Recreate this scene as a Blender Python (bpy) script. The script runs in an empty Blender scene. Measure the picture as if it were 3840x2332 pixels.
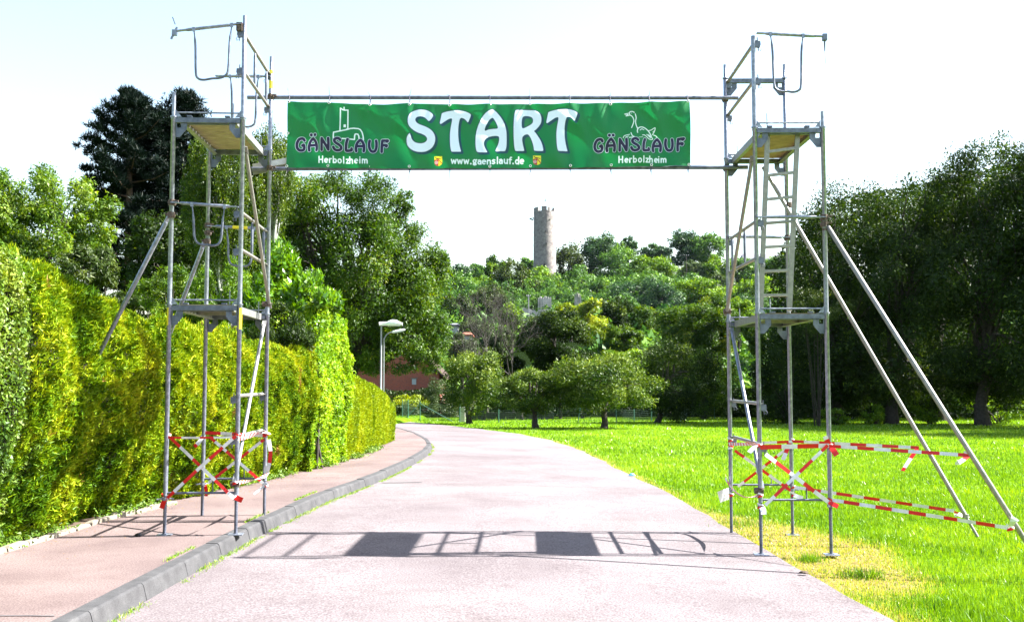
import bpy, math
import numpy as np
from math import radians, sin, cos, pi, atan2

rng = np.random.default_rng(7)
SC = bpy.context.scene
COL = SC.collection

# ------------------------------------------------------------------ camera
CAMZ, F, PITCH = 1.6, 3880.0, 0.0667
cam_data = bpy.data.cameras.new('camera')
cam = bpy.data.objects.new('camera', cam_data)
COL.objects.link(cam)
cam.location = (0, 0, CAMZ)
cam.rotation_euler = (pi / 2 + PITCH, 0, 0)
cam_data.sensor_width = 36.0
cam_data.lens = F / 3840 * 36.0
cam_data.clip_start = 0.1
cam_data.clip_end = 5000
SC.camera = cam

# ------------------------------------------------------------------ world, sun, exposure
SUN = np.array([1.0, 0.13, 1.02])
SUN /= np.linalg.norm(SUN)
W = bpy.data.worlds.new('World')
SC.world = W
W.use_nodes = True
nt = W.node_tree
nt.nodes.clear()
sky = nt.nodes.new('ShaderNodeTexSky')
sky.sky_type = 'NISHITA'
sky.sun_disc = False
sky.sun_elevation = math.asin(SUN[2])
sky.sun_rotation = atan2(SUN[0], SUN[1])
sky.altitude = 200
sky.air_density = 1.3
sky.dust_density = 2.2
sky.ozone_density = 0.1
bg = nt.nodes.new('ShaderNodeBackground')
bg.inputs['Strength'].default_value = 0.062
wo = nt.nodes.new('ShaderNodeOutputWorld')
nt.links.new(sky.outputs[0], bg.inputs[0])
nt.links.new(bg.outputs[0], wo.inputs[0])
sd = bpy.data.lights.new('sun', 'SUN')
sd.energy = 5.0
sd.angle = radians(0.5)
sd.color = (1.0, 0.965, 0.9)
so = bpy.data.objects.new('sun', sd)
COL.objects.link(so)
so.rotation_euler = (math.acos(SUN[2]), 0, atan2(SUN[0], -SUN[1]))
SC.view_settings.view_transform = 'Standard'
SC.view_settings.look = 'None'
SC.view_settings.exposure = 2.7
SC.view_settings.gamma = 1.0
SC.render.engine = 'CYCLES'
SC.cycles.max_bounces = 6
SC.cycles.diffuse_bounces = 2
SC.cycles.glossy_bounces = 2
SC.cycles.transmission_bounces = 3
SC.cycles.caustics_reflective = False
SC.cycles.caustics_refractive = False

# ------------------------------------------------------------------ measuring helpers
def ray(sx, sy):
    a = (sx - 1920) / F
    b = -(sy - 1166) / F
    return np.array([a, cos(PITCH) - b * sin(PITCH), sin(PITCH) + b * cos(PITCH)])

def at(sx, sy, Y):
    d = ray(sx, sy)
    t = Y / d[1]
    return np.array([d[0] * t, Y, CAMZ + d[2] * t])

def fall(y):
    return -0.015 * np.clip(np.asarray(y, float) - 15, 0, 60)

def gnd(sx, sy, z0=0.0):
    d = ray(sx, sy)
    t = (z0 - CAMZ) / d[2]
    if d[1] * t > 15:
        t = (z0 + 0.225 - CAMZ) / (d[2] + 0.015 * d[1])
    if d[1] * t > 75:
        t = (z0 - 0.9 - CAMZ) / d[2]
    return np.array([d[0] * t, d[1] * t])
DD = 1.5584

def interp(pts, n):
    """resample a polyline to n points by arc length, smoothed"""
    P = np.array(pts, float)
    d = np.r_[0, np.cumsum(np.linalg.norm(np.diff(P, axis=0), axis=1))]
    s = np.linspace(0, d[-1], n)
    return np.stack([np.interp(s, d, P[:, k]) for k in range(P.shape[1])], 1)

def smooth(P, it=3):
    P = np.array(P, float)
    for _ in range(it):
        Q = P.copy()
        Q[1:-1] = (P[:-2] + 2 * P[1:-1] + P[2:]) / 4
        P = Q
    return P

def catmull(pts, k=6, closed=True):
    P = np.array(pts, float)
    n = len(P)
    out = []
    for i in range(n if closed else n - 1):
        if closed:
            p0, p1, p2, p3 = P[(i - 1) % n], P[i], P[(i + 1) % n], P[(i + 2) % n]
        else:
            p0, p1, p2, p3 = P[max(i - 1, 0)], P[i], P[i + 1], P[min(i + 2, n - 1)]
        for t in np.linspace(0, 1, k, endpoint=False):
            out.append(0.5 * ((2 * p1) + (-p0 + p2) * t + (2 * p0 - 5 * p1 + 4 * p2 - p3) * t * t + (-p0 + 3 * p1 - 3 * p2 + p3) * t ** 3))
    if not closed:
        out.append(P[-1])
    return np.array(out)

def vnoise(P, scale, seed=0):
    """3D value noise in 0..1"""
    P = np.asarray(P, float) * scale + seed * 17.31
    i = np.floor(P).astype(np.int64)
    f = P - i
    f = f * f * (3 - 2 * f)
    def h(ix, iy, iz):
        n = (ix * 374761393 + iy * 668265263 + iz * 2147483647 + seed * 974634777) & 0xffffffff
        n = ((n ^ (n >> 13)) * 1274126177) & 0xffffffff
        return ((n ^ (n >> 16)) & 0xffff) / 65535.0
    r = 0
    for dx in (0, 1):
        for dy in (0, 1):
            for dz in (0, 1):
                w = (f[:, 0] if dx else 1 - f[:, 0]) * (f[:, 1] if dy else 1 - f[:, 1]) * (f[:, 2] if dz else 1 - f[:, 2])
                r = r + w * h(i[:, 0] + dx, i[:, 1] + dy, i[:, 2] + dz)
    return r

# ------------------------------------------------------------------ materials
def new_mat(name):
    m = bpy.data.materials.new(name)
    m.use_nodes = True
    m.node_tree.nodes.clear()
    return m, m.node_tree

def N(nt, t, **kw):
    n = nt.nodes.new(t)
    for k, v in kw.items():
        if k.startswith('i_'):
            n.inputs[k[2:].replace('_', ' ')].default_value = v
        else:
            setattr(n, k, v)
    return n

# real base colours are darker than they look at this exposure
DARKER = {'road_asphalt': .35, 'pavement_asphalt': .45, 'kerb_concrete': .52, 'edging_stone': .6, 'soil': .7, 'castle_stone': .62, 'ruin_stone': .8, 'dead_wood': .26, 'red_roof_tiles': .6,
          'grey_roof': .6, 'rendered_wall': .6, 'weathered_plank': .8, 'plywood_deck': .8, 'lamp_pole_grey': .45, 'tape_white': .85, 'aluminium': .8, 'brace_tube_aluminium': .8}
LEAF_K = {'thuja_foliage': .56, 'privet_foliage': .42, 'laurel_foliage': .75, 'pale_hedge_foliage': .78, 'clipped_conifer_foliage': .85, 'walnut_foliage': .72, 'locust_foliage': .75,
          'pine_needles': .5, 'birch_foliage': .7, 'apple_foliage': .95, 'grey_green_foliage': .8, 'bright_green_foliage': .85, 'yellow_green_foliage': .85, 'olive_green_foliage': .75,
          'dark_green_foliage': 1.15, 'mid_green_foliage': 1.2, 'shaded_wood_foliage': 1.15, 'grass_blades': .52}

def scaled(stops, k):
    return [(p, tuple(min(1, x * k) for x in c)) for p, c in stops]

def ramp(nt, fac, stops):
    r = nt.nodes.new('ShaderNodeValToRGB')
    el = r.color_ramp.elements
    el[0].position, el[0].color = stops[0][0], (*stops[0][1], 1)
    el[1].position, el[1].color = stops[-1][0], (*stops[-1][1], 1)
    for p, c in stops[1:-1]:
        e = el.new(p)
        e.color = (*c, 1)
    nt.links.new(fac, r.inputs[0])
    return r.outputs[0]

def noise(nt, scale, detail=4, rough=0.55, coord=None, vec=None):
    n = N(nt, 'ShaderNodeTexNoise')
    n.inputs['Scale'].default_value = scale
    n.inputs['Detail'].default_value = detail
    n.inputs['Roughness'].default_value = rough
    if vec is None:
        tc = N(nt, 'ShaderNodeTexCoord')
        vec = tc.outputs[coord or 'Object']
    nt.links.new(vec, n.inputs['Vector'])
    return n

def surf(name, stops, scale=4, detail=5, rough=0.8, metal=0.0, bump=0.0, bscale=40, spec=0.3, coord='Object', fine=None):
    m, nt = new_mat(name)
    n = noise(nt, scale, detail, coord=coord)
    c = ramp(nt, n.outputs['Fac'], scaled(stops, DARKER.get(name, 1)))
    p = N(nt, 'ShaderNodeBsdfPrincipled')
    if name in ('road_asphalt', 'pavement_asphalt'):
        wn = noise(nt, .22, 8, .62, coord=coord)
        wc = ramp(nt, wn.outputs['Fac'], [(0.34, (.82, .80, .81)), (0.47, (.98, .97, .98)), (0.62, (1.05, 1.05, 1.04))])
        w3 = noise(nt, 3.1, 6, .7, coord=coord)
        w3c = ramp(nt, w3.outputs['Fac'], [(0.34, (.86, .84, .84)), (0.5, (1, 1, 1))])
        for q_ in (wc, w3c):
            m_ = N(nt, 'ShaderNodeMix', data_type='RGBA', blend_type='MULTIPLY')
            m_.inputs[0].default_value = 1.0
            nt.links.new(c, m_.inputs[6])
            nt.links.new(q_, m_.inputs[7])
            c = m_.outputs[2]
    if fine:
        f = noise(nt, fine[0], 2, coord=coord)
        fc = ramp(nt, f.outputs['Fac'], [(0.3, fine[1]), (0.7, fine[2])])
        mx = N(nt, 'ShaderNodeMix', data_type='RGBA', blend_type='MULTIPLY')
        mx.inputs[0].default_value = 1.0
        nt.links.new(c, mx.inputs[6])
        nt.links.new(fc, mx.inputs[7])
        c = mx.outputs[2]
    nt.links.new(c, p.inputs['Base Color'])
    p.inputs['Roughness'].default_value = rough
    p.inputs['Metallic'].default_value = metal
    p.inputs['Specular IOR Level'].default_value = spec
    if bump:
        b = N(nt, 'ShaderNodeBump')
        b.inputs['Strength'].default_value = bump
        b.inputs['Distance'].default_value = 0.01
        bn = noise(nt, bscale, 3, coord=coord)
        nt.links.new(bn.outputs['Fac'], b.inputs['Height'])
        nt.links.new(b.outputs[0], p.inputs['Normal'])
    o = N(nt, 'ShaderNodeOutputMaterial')
    nt.links.new(p.outputs[0], o.inputs[0])
    return m

def leaf_mat(name, stops, trans=0.35, gloss=0.02, grough=0.5):
    m, nt = new_mat(name)
    a = N(nt, 'ShaderNodeAttribute', attribute_name='tint', attribute_type='GEOMETRY')
    c = ramp(nt, a.outputs['Fac'], scaled(stops, LEAF_K[name]))
    d = N(nt, 'ShaderNodeBsdfDiffuse')
    t = N(nt, 'ShaderNodeBsdfTranslucent')
    g = N(nt, 'ShaderNodeBsdfGlossy')
    g.inputs['Roughness'].default_value = grough
    nt.links.new(c, d.inputs[0])
    hs = N(nt, 'ShaderNodeHueSaturation')
    hs.inputs['Hue'].default_value = 0.485
    hs.inputs['Saturation'].default_value = 1.1
    hs.inputs['Value'].default_value = 1.25
    nt.links.new(c, hs.inputs['Color'])
    nt.links.new(hs.outputs[0], t.inputs[0])
    m1 = N(nt, 'ShaderNodeMixShader')
    m1.inputs[0].default_value = trans
    nt.links.new(d.outputs[0], m1.inputs[1])
    nt.links.new(t.outputs[0], m1.inputs[2])
    m2 = N(nt, 'ShaderNodeMixShader')
    m2.inputs[0].default_value = gloss
    nt.links.new(m1.outputs[0], m2.inputs[1])
    nt.links.new(g.outputs[0], m2.inputs[2])
    o = N(nt, 'ShaderNodeOutputMaterial')
    nt.links.new(m2.outputs[0], o.inputs[0])
    return m

def plain(name, col, rough=0.6, metal=0.0, spec=0.4):
    a = tuple(x * 0.8 for x in col)
    b = tuple(min(1, x * 1.12) for x in col)
    return surf(name, [(0.3, a), (0.7, b)], scale=9, rough=rough, metal=metal, spec=spec)

M = {}
M['steel'] = surf('galvanised_steel', [(0.3, (.15, .165, .21)), (0.52, (.22, .24, .30)), (0.75, (.34, .36, .44))], scale=30, rough=0.36, metal=0.6, bump=0.15, bscale=120)
M['steel_dark'] = surf('weathered_steel', [(0.3, (.08, .09, .12)), (0.7, (.18, .195, .25))], scale=14, rough=0.5, metal=0.7, bump=0.2, bscale=90)
M['alu'] = surf('aluminium', [(0.3, (.34, .34, .34)), (0.7, (.5, .5, .5))], scale=12, rough=0.4, metal=0.7)
M['brace'] = surf('brace_tube_aluminium', [(0.35, (.27, .26, .24)), (0.65, (.36, .345, .32))], scale=24, rough=0.45, metal=0.6)
M['rust'] = surf('rusty_clamp', [(0.35, (.05, .035, .03)), (0.65, (.16, .12, .10))], scale=40, rough=0.7, metal=0.4)
M['ply'] = surf('plywood_deck', [(0.3, (.24, .17, .07)), (0.7, (.42, .31, .14))], scale=7, rough=0.75)
M['plank'] = surf('weathered_plank', [(0.3, (.34, .28, .15)), (0.7, (.50, .42, .24))], scale=9, rough=0.8)
M['yellow'] = plain('yellow_paint', (.75, .62, .02), 0.5)
M['asphalt'] = surf('road_asphalt', [(0.3, (.28, .252, .257)), (0.5, (.34, .313, .317)), (0.72, (.392, .366, .368))], scale=0.55, detail=7, rough=0.9, bump=0.5, bscale=160, spec=0.2,
                    fine=(62, (.50, .44, .47), (1.5, 1.46, 1.5)))
M['pave'] = surf('pavement_asphalt', [(0.3, (.215, .166, .162)), (0.5, (.268, .213, .206)), (0.72, (.312, .255, .247))], scale=0.9, detail=7, rough=0.92, bump=0.5, bscale=170, spec=0.2,
                 fine=(70, (.55, .5, .5), (1.4, 1.36, 1.36)))
M['kerb'] = surf('kerb_concrete', [(0.3, (.06, .06, .066)), (0.6, (.095, .095, .102)), (0.75, (.13, .13, .135))], scale=6, rough=0.9, bump=0.4, bscale=120, fine=(110, (.75, .75, .75), (1.2, 1.2, 1.2)))
M['edging'] = surf('edging_stone', [(0.3, (.22, .19, .15)), (0.7, (.36, .32, .26))], scale=7, rough=0.9, bump=0.4)
M['soil'] = surf('soil', [(0.3, (.06, .04, .03)), (0.7, (.14, .10, .07))], scale=9, rough=0.95, bump=0.6, bscale=60)
M['joint'] = plain('tar_joint', (.07, .065, .07), 0.9)
M['bark'] = surf('bark', [(0.3, (.018, .015, .012)), (0.7, (.05, .042, .035))], scale=8, rough=0.9, bump=0.6, bscale=25)
M['bark_pine'] = surf('pine_bark', [(0.3, (.035, .022, .016)), (0.7, (.11, .07, .05))], scale=6, rough=0.9, bump=0.6, bscale=25)
M['bark_dead'] = surf('dead_wood', [(0.3, (.10, .085, .075)), (0.7, (.24, .21, .19))], scale=6, rough=0.9)
M['bark_birch'] = surf('birch_bark', [(0.35, (.08, .08, .08)), (0.5, (.26, .26, .25)), (0.7, (.34, .34, .33))], scale=5, rough=0.8)
M['twigs'] = surf('inner_twigs', [(0.3, (.012, .014, .006)), (0.7, (.035, .035, .015))], scale=9, rough=0.95)
M['stone'] = surf('castle_stone', [(0.3, (.23, .205, .20)), (0.5, (.33, .30, .285)), (0.7, (.42, .39, .36))], scale=0.9, detail=9, rough=0.95, bump=1.0, bscale=3.0, fine=(2.2, (.75, .74, .74), (1.2, 1.2, 1.2)))
M['ruin'] = surf('ruin_stone', [(0.3, (.42, .40, .37)), (0.7, (.60, .57, .53))], scale=0.8, detail=8, rough=0.95, bump=1.0, bscale=2.0)
M['dark'] = plain('dark_opening', (.015, .015, .018), 0.9)
M['white'] = plain('white_paint', (.72, .74, .76), 0.5)
M['lamp_grey'] = plain('lamp_pole_grey', (.42, .45, .47), 0.45, 0.3)
M['lamp_glass'] = plain('lamp_cover', (.70, .74, .78), 0.25)
M['lamp_under'] = plain('lamp_lens', (.35, .38, .40), 0.3)
M['roof'] = surf('roof_tiles', [(0.3, (.045, .035, .033)), (0.7, (.08, .06, .055))], scale=5, rough=1.0, spec=0.0)
M['roof_red'] = surf('red_roof_tiles', [(0.3, (.24, .08, .045)), (0.7, (.38, .14, .08))], scale=3, rough=0.85)
M['roof_grey'] = surf('grey_roof', [(0.3, (.16, .16, .20)), (0.7, (.24, .24, .29))], scale=0.6, rough=0.7)
M['wall_white'] = surf('rendered_wall', [(0.3, (.55, .60, .62)), (0.7, (.68, .72, .74))], scale=0.6, rough=0.85)
M['green_post'] = plain('green_fence_post', (.035, .11, .085), 0.5)
M['wire'] = plain('fence_wire', (.10, .16, .13), 0.5, 0.3)
M['net'] = plain('pale_net', (.45, .52, .50), 0.7)
M['black'] = plain('black_plastic', (.012, .012, .016), 0.45)
M['tie'] = plain('cable_tie', (.012, .012, .05), 0.4)
M['eyelet'] = plain('eyelet_metal', (.85, .85, .85), 0.3, 0.5)
M['tape_red'] = plain('tape_red', (.62, .012, .012), 0.4)
M['tape_white'] = plain('tape_white', (.82, .82, .84), 0.4)
M['blue'] = plain('blue_litter', (.12, .42, .55), 0.4)

# brick
m, nt_ = new_mat('red_brick')
tc = N(nt_, 'ShaderNodeTexCoord')
mp = N(nt_, 'ShaderNodeMapping')
mp.inputs['Rotation'].default_value = (pi / 2, 0, 0)
nt_.links.new(tc.outputs['Object'], mp.inputs[0])
br = N(nt_, 'ShaderNodeTexBrick')
br.inputs['Color1'].default_value = (.34, .065, .03, 1)
br.inputs['Color2'].default_value = (.22, .05, .03, 1)
br.inputs['Mortar'].default_value = (.22, .17, .14, 1)
br.inputs['Scale'].default_value = 4.0
br.inputs['Mortar Size'].default_value = 0.02
nt_.links.new(mp.outputs[0], br.inputs[0])
p_ = N(nt_, 'ShaderNodeBsdfPrincipled')
p_.inputs['Roughness'].default_value = 0.9
nt_.links.new(br.outputs[0], p_.inputs['Base Color'])
o_ = N(nt_, 'ShaderNodeOutputMaterial')
nt_.links.new(p_.outputs[0], o_.inputs[0])
M['brick'] = m

# ground: green with soft patches, brown strip
m, nt_ = new_mat('meadow_ground')
tc = N(nt_, 'ShaderNodeTexCoord')
n1 = noise(nt_, 0.5, 6, coord='Object')
c1 = ramp(nt_, n1.outputs['Fac'], [(0.3, (.06, .125, .006)), (0.5, (.085, .165, .008)), (0.7, (.12, .19, .012))])
n2 = noise(nt_, 26, 3, coord='Object')
c2 = ramp(nt_, n2.outputs['Fac'], [(0.3, (.55, .6, .5)), (0.7, (1.25, 1.2, 1.2))])
mx = N(nt_, 'ShaderNodeMix', data_type='RGBA', blend_type='MULTIPLY')
mx.inputs[0].default_value = 1
nt_.links.new(c1, mx.inputs[6])
nt_.links.new(c2, mx.inputs[7])
at_ = N(nt_, 'ShaderNodeAttribute', attribute_name='dry', attribute_type='GEOMETRY')
mx2 = N(nt_, 'ShaderNodeMix', data_type='RGBA', blend_type='MIX')
nt_.links.new(at_.outputs['Fac'], mx2.inputs[0])
nt_.links.new(mx.outputs[2], mx2.inputs[6])
c3 = ramp(nt_, n2.outputs['Fac'], [(0.3, (.09, .065, .03)), (0.7, (.19, .155, .075))])
nt_.links.new(c3, mx2.inputs[7])
p_ = N(nt_, 'ShaderNodeBsdfPrincipled')
p_.inputs['Roughness'].default_value = 0.95
p_.inputs['Specular IOR Level'].default_value = 0.0
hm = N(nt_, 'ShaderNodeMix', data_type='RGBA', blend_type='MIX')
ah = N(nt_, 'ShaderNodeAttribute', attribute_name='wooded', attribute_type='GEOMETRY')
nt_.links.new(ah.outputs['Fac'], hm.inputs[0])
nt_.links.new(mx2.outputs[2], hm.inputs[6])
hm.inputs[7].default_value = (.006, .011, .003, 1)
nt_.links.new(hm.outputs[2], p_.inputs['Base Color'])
o_ = N(nt_, 'ShaderNodeOutputMaterial')
nt_.links.new(p_.outputs[0], o_.inputs[0])
M['meadow'] = m

L = {}
L['thuja'] = leaf_mat('thuja_foliage', [(0.0, (.03, .10, .003)), (0.3, (.14, .29, .005)), (0.55, (.36, .50, .010)), (0.86, (.72, .72, .035)), (0.93, (.42, .24, .07)), (1.0, (.34, .19, .06))], 0.22, 0.01)
L['privet'] = leaf_mat('privet_foliage', [(0.0, (.05, .15, .010)), (0.5, (.20, .38, .022)), (1.0, (.52, .66, .10))], 0.28, 0.025)
L['laurel'] = leaf_mat('laurel_foliage', [(0.0, (.02, .09, .002)), (0.5, (.10, .25, .002)), (1.0, (.28, .48, .008))], 0.35, 0.05, 0.28)
L['column'] = leaf_mat('pale_hedge_foliage', [(0.0, (.07, .20, .006)), (0.5, (.26, .45, .01)), (1.0, (.52, .64, .03))], 0.35, 0.02)
L['clipped'] = leaf_mat('clipped_conifer_foliage', [(0.0, (.08, .16, .002)), (0.5, (.23, .31, .003)), (1.0, (.38, .42, .006))], 0.25, 0.01)
L['walnut'] = leaf_mat('walnut_foliage', [(0.0, (.012, .04, .002)), (0.5, (.05, .125, .003)), (0.85, (.13, .23, .006)), (1.0, (.24, .28, .015))], 0.4, 0.02)
L['locust'] = leaf_mat('locust_foliage', [(0.0, (.025, .08, .004)), (0.55, (.09, .18, .006)), (1.0, (.30, .40, .05))], 0.4, 0.02)
L['pine'] = leaf_mat('pine_needles', [(0.0, (.004, .012, .008)), (0.7, (.010, .024, .016)), (1.0, (.02, .045, .028))], 0.05, 0.01, 0.5)
L['birch'] = leaf_mat('birch_foliage', [(0.0, (.012, .045, .002)), (0.6, (.06, .115, .004)), (1.0, (.20, .27, .015))], 0.4, 0.02)
L['apple'] = leaf_mat('apple_foliage', [(0.0, (.01, .035, .005)), (0.5, (.055, .105, .008)), (1.0, (.23, .30, .05))], 0.34, 0.02)
L['greytree'] = leaf_mat('grey_green_foliage', [(0.0, (.02, .045, .012)), (0.6, (.06, .10, .025)), (1.0, (.14, .19, .06))], 0.3, 0.02)
L['bright'] = leaf_mat('bright_green_foliage', [(0.0, (.025, .075, .002)), (0.5, (.09, .20, .004)), (1.0, (.25, .38, .01))], 0.38, 0.02)
L['yellow'] = leaf_mat('yellow_green_foliage', [(0.0, (.06, .12, .002)), (0.5, (.18, .26, .005)), (1.0, (.40, .43, .02))], 0.42, 0.02)
L['olive'] = leaf_mat('olive_green_foliage', [(0.0, (.014, .035, .004)), (0.55, (.045, .08, .010)), (1.0, (.12, .16, .02))], 0.3, 0.02)
L['far_dark'] = leaf_mat('dark_green_foliage', [(0.0, (.010, .032, .012)), (0.55, (.026, .066, .02)), (1.0, (.075, .14, .028))], 0.28, 0.02)
L['far_green'] = leaf_mat('mid_green_foliage', [(0.0, (.014, .05, .010)), (0.55, (.05, .12, .016)), (1.0, (.13, .23, .03))], 0.32, 0.02)
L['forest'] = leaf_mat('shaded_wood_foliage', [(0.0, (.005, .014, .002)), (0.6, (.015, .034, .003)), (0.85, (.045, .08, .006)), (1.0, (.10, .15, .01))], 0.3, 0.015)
L['grass'] = leaf_mat('grass_blades', [(0.0, (.08, .22, .004)), (0.35, (.20, .44, .008)), (0.62, (.40, .66, .05)), (0.72, (.60, .66, .05)), (0.86, (.80, .72, .16)), (1.0, (.80, .62, .34))], 0.35, 0.03, 0.4)

# ------------------------------------------------------------------ object helpers
def tag(o, label=None, cat=None, group=None, kind=None):
    if label: o['label'] = label
    if cat: o['category'] = cat
    if group: o['group'] = group
    if kind: o['kind'] = kind
    return o

def empty(name, loc=(0, 0, 0), rz=0.0, parent=None, label=None, cat=None, group=None, kind=None):
    o = bpy.data.objects.new(name, None)
    o.empty_display_size = 0.2
    COL.objects.link(o)
    o.location = loc
    o.rotation_euler = (0, 0, rz)
    if parent: o.parent = parent
    return tag(o, label, cat, group, kind)

def frame_of(d):
    d = np.asarray(d, float)
    d = d / (np.linalg.norm(d) + 1e-12)
    u = np.cross(d, (0, 0, 1.0)) if abs(d[2]) < 0.95 else np.cross(d, (0, 1.0, 0))
    u /= np.linalg.norm(u)
    return d, u, np.cross(u, d)

class MB:
    def __init__(s):
        s.v, s.f, s.m, s.sm = [], [], [], []
    def add(s, vs, fs, mi=0, smooth=False):
        b = len(s.v)
        s.v += [tuple(map(float, p)) for p in vs]
        for f in fs:
            s.f.append([b + i for i in f])
            s.m.append(mi)
            s.sm.append(smooth)
        return s
    def box(s, c, size, mi=0, rz=0.0, axes=None):
        c = np.array(c, float)
        hx, hy, hz = [q / 2 for q in size]
        if axes is None:
            axes = np.array([[cos(rz), sin(rz), 0], [-sin(rz), cos(rz), 0], [0, 0, 1]])
        V = [c + axes[0] * x * hx + axes[1] * y * hy + axes[2] * z * hz for z in (-1, 1) for x, y in ((-1, -1), (1, -1), (1, 1), (-1, 1))]
        return s.add(V, [(3, 2, 1, 0), (4, 5, 6, 7), (0, 1, 5, 4), (1, 2, 6, 5), (2, 3, 7, 6), (3, 0, 4, 7)], mi)
    def bar(s, p0, p1, w, h, mi=0):
        p0, p1 = np.array(p0, float), np.array(p1, float)
        d, u, v = frame_of(p1 - p0)
        return s.box((p0 + p1) / 2, (np.linalg.norm(p1 - p0), w, h), mi, axes=np.array([d, u, v]))
    def tube(s, pts, r, n=10, mi=0, cap=True):
        P = np.array(pts, float)
        R = np.full(len(P), r, float) if np.isscalar(r) else np.array(r, float)
        T = np.gradient(P, axis=0)
        d, u, v = frame_of(T[0])
        V = []
        for i, p in enumerate(P):
            t = T[i] / (np.linalg.norm(T[i]) + 1e-12)
            u = u - t * np.dot(u, t)
            u /= np.linalg.norm(u) + 1e-12
            v = np.cross(t, u)
            for k in range(n):
                a = 2 * pi * k / n
                V.append(p + R[i] * (cos(a) * u + sin(a) * v))
        Fs = []
        for i in range(len(P) - 1):
            for k in range(n):
                a, b = i * n + k, i * n + (k + 1) % n
                Fs.append((a, b, b + n, a + n))
        s.add(V, Fs, mi, True)
        if cap:
            s.add(V[:n], [tuple(range(n))[::-1]], mi)
            s.add(V[-n:], [tuple(range(n))], mi)
        return s
    def disc_prism(s, c, r, h, n=16, mi=0):
        c = np.array(c, float)
        return s.tube([c, c + (0, 0, h)], r, n, mi)
    def extrude(s, poly, origin, ax, ay, depth, mi=0):
        """poly in (ax, ay) plane, extruded along ax x ay by depth"""
        o, ax, ay = np.array(origin, float), np.array(ax, float), np.array(ay, float)
        n = np.cross(ax, ay)
        a = [o + ax * x + ay * y for x, y in poly]
        b = [q + n * depth for q in a]
        k = len(poly)
        s.add(a + b, [tuple(range(k))[::-1], tuple(range(k, 2 * k))] + [(i, (i + 1) % k, (i + 1) % k + k, i + k) for i in range(k)], mi)
        return s
    def mesh(s, name, mats):
        me = bpy.data.meshes.new(name)
        me.from_pydata(s.v, [], s.f)
        for mt in (mats if isinstance(mats, (list, tuple)) else [mats]):
            me.materials.append(mt)
        me.polygons.foreach_set('material_index', s.m)
        me.polygons.foreach_set('use_smooth', s.sm)
        me.update()
        return me
    def build(s, name, mats, parent=None, loc=None, **kw):
        o = bpy.data.objects.new(name, s.mesh(name, mats))
        COL.objects.link(o)
        if parent: o.parent = parent
        if loc is not None: o.location = loc
        return tag(o, **kw)

def link_mesh(name, me, parent=None, loc=(0, 0, 0), rz=0.0, scale=None, **kw):
    o = bpy.data.objects.new(name, me)
    COL.objects.link(o)
    if parent: o.parent = parent
    o.location = loc
    o.rotation_euler = (0, 0, rz)
    if scale is not None: o.scale = scale
    return tag(o, **kw)

def fast_mesh(name, V, nside, tint, mat, attr='tint'):
    """V: (nfaces*nside,3) separate polygons, tint per face"""
    me = bpy.data.meshes.new(name)
    nf = len(V) // nside
    me.vertices.add(len(V))
    me.vertices.foreach_set('co', np.ascontiguousarray(V, dtype=np.float32).ravel())
    me.loops.add(len(V))
    me.loops.foreach_set('vertex_index', np.arange(len(V), dtype=np.int32))
    me.polygons.add(nf)
    me.polygons.foreach_set('loop_start', np.arange(0, len(V), nside, dtype=np.int32))
    at = me.attributes.new(attr, 'FLOAT', 'FACE')
    at.data.foreach_set('value', np.clip(tint, 0, 1).astype(np.float32))
    me.materials.append(mat)
    me.update(calc_edges=True)
    return me

def rand_unit(n):
    v = rng.normal(size=(n, 3))
    return v / np.linalg.norm(v, axis=1)[:, None]

def norm(v):
    return v / (np.linalg.norm(v, axis=1)[:, None] + 1e-9)

def leaves(C, D, Nn, ln, wd, fold=0.0):
    """kite shaped leaves: C centres, D long direction, Nn approx normal"""
    D = norm(D)
    S = norm(np.cross(D, Nn))
    n = len(C)
    ln = np.broadcast_to(ln, n)[:, None]
    wd = np.broadcast_to(wd, n)[:, None]
    V = np.empty((n, 3, 3))
    V[:, 0] = C - D * ln * .38 + S * wd * .5
    V[:, 1] = C + D * ln * .62
    V[:, 2] = C - D * ln * .38 - S * wd * .5
    return V.reshape(-1, 3)

def limbs_mesh(mb, base, top, targets, r0, seed=0, mi=0, bend=0.15, nseg=6):
    """tapered trunk and limbs to targets"""
    r = np.random.default_rng(seed)
    base, top = np.array(base, float), np.array(top, float)
    k = 8
    t = np.linspace(0, 1, k)[:, None]
    P = base + (top - base) * t
    P[1:-1] += r.normal(size=(k - 2, 3)) * np.linalg.norm(top - base) * 0.018 * (1, 1, 0)
    R = r0 * (1 - .72 * t[:, 0])
    R[0] *= 1.35
    mb.tube(P, R, 8, mi)
    for g in targets:
        g = np.array(g, float)
        s = r.uniform(.25, .85)
        st = base + (top - base) * s
        st = np.array([np.interp(s, t[:, 0], P[:, i]) for i in range(3)])
        tt = np.linspace(0, 1, nseg)[:, None]
        Q = st + (g - st) * tt
        Q[:, 2] += np.sin(tt[:, 0] * pi) * np.linalg.norm(g - st) * bend
        Q[1:-1] += r.normal(size=(nseg - 2, 3)) * np.linalg.norm(g - st) * .03
        mb.tube(Q, r0 * .42 * (1 - s * .5) * (1 - .85 * tt[:, 0]), 5, mi, cap=False)
    return mb

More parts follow.
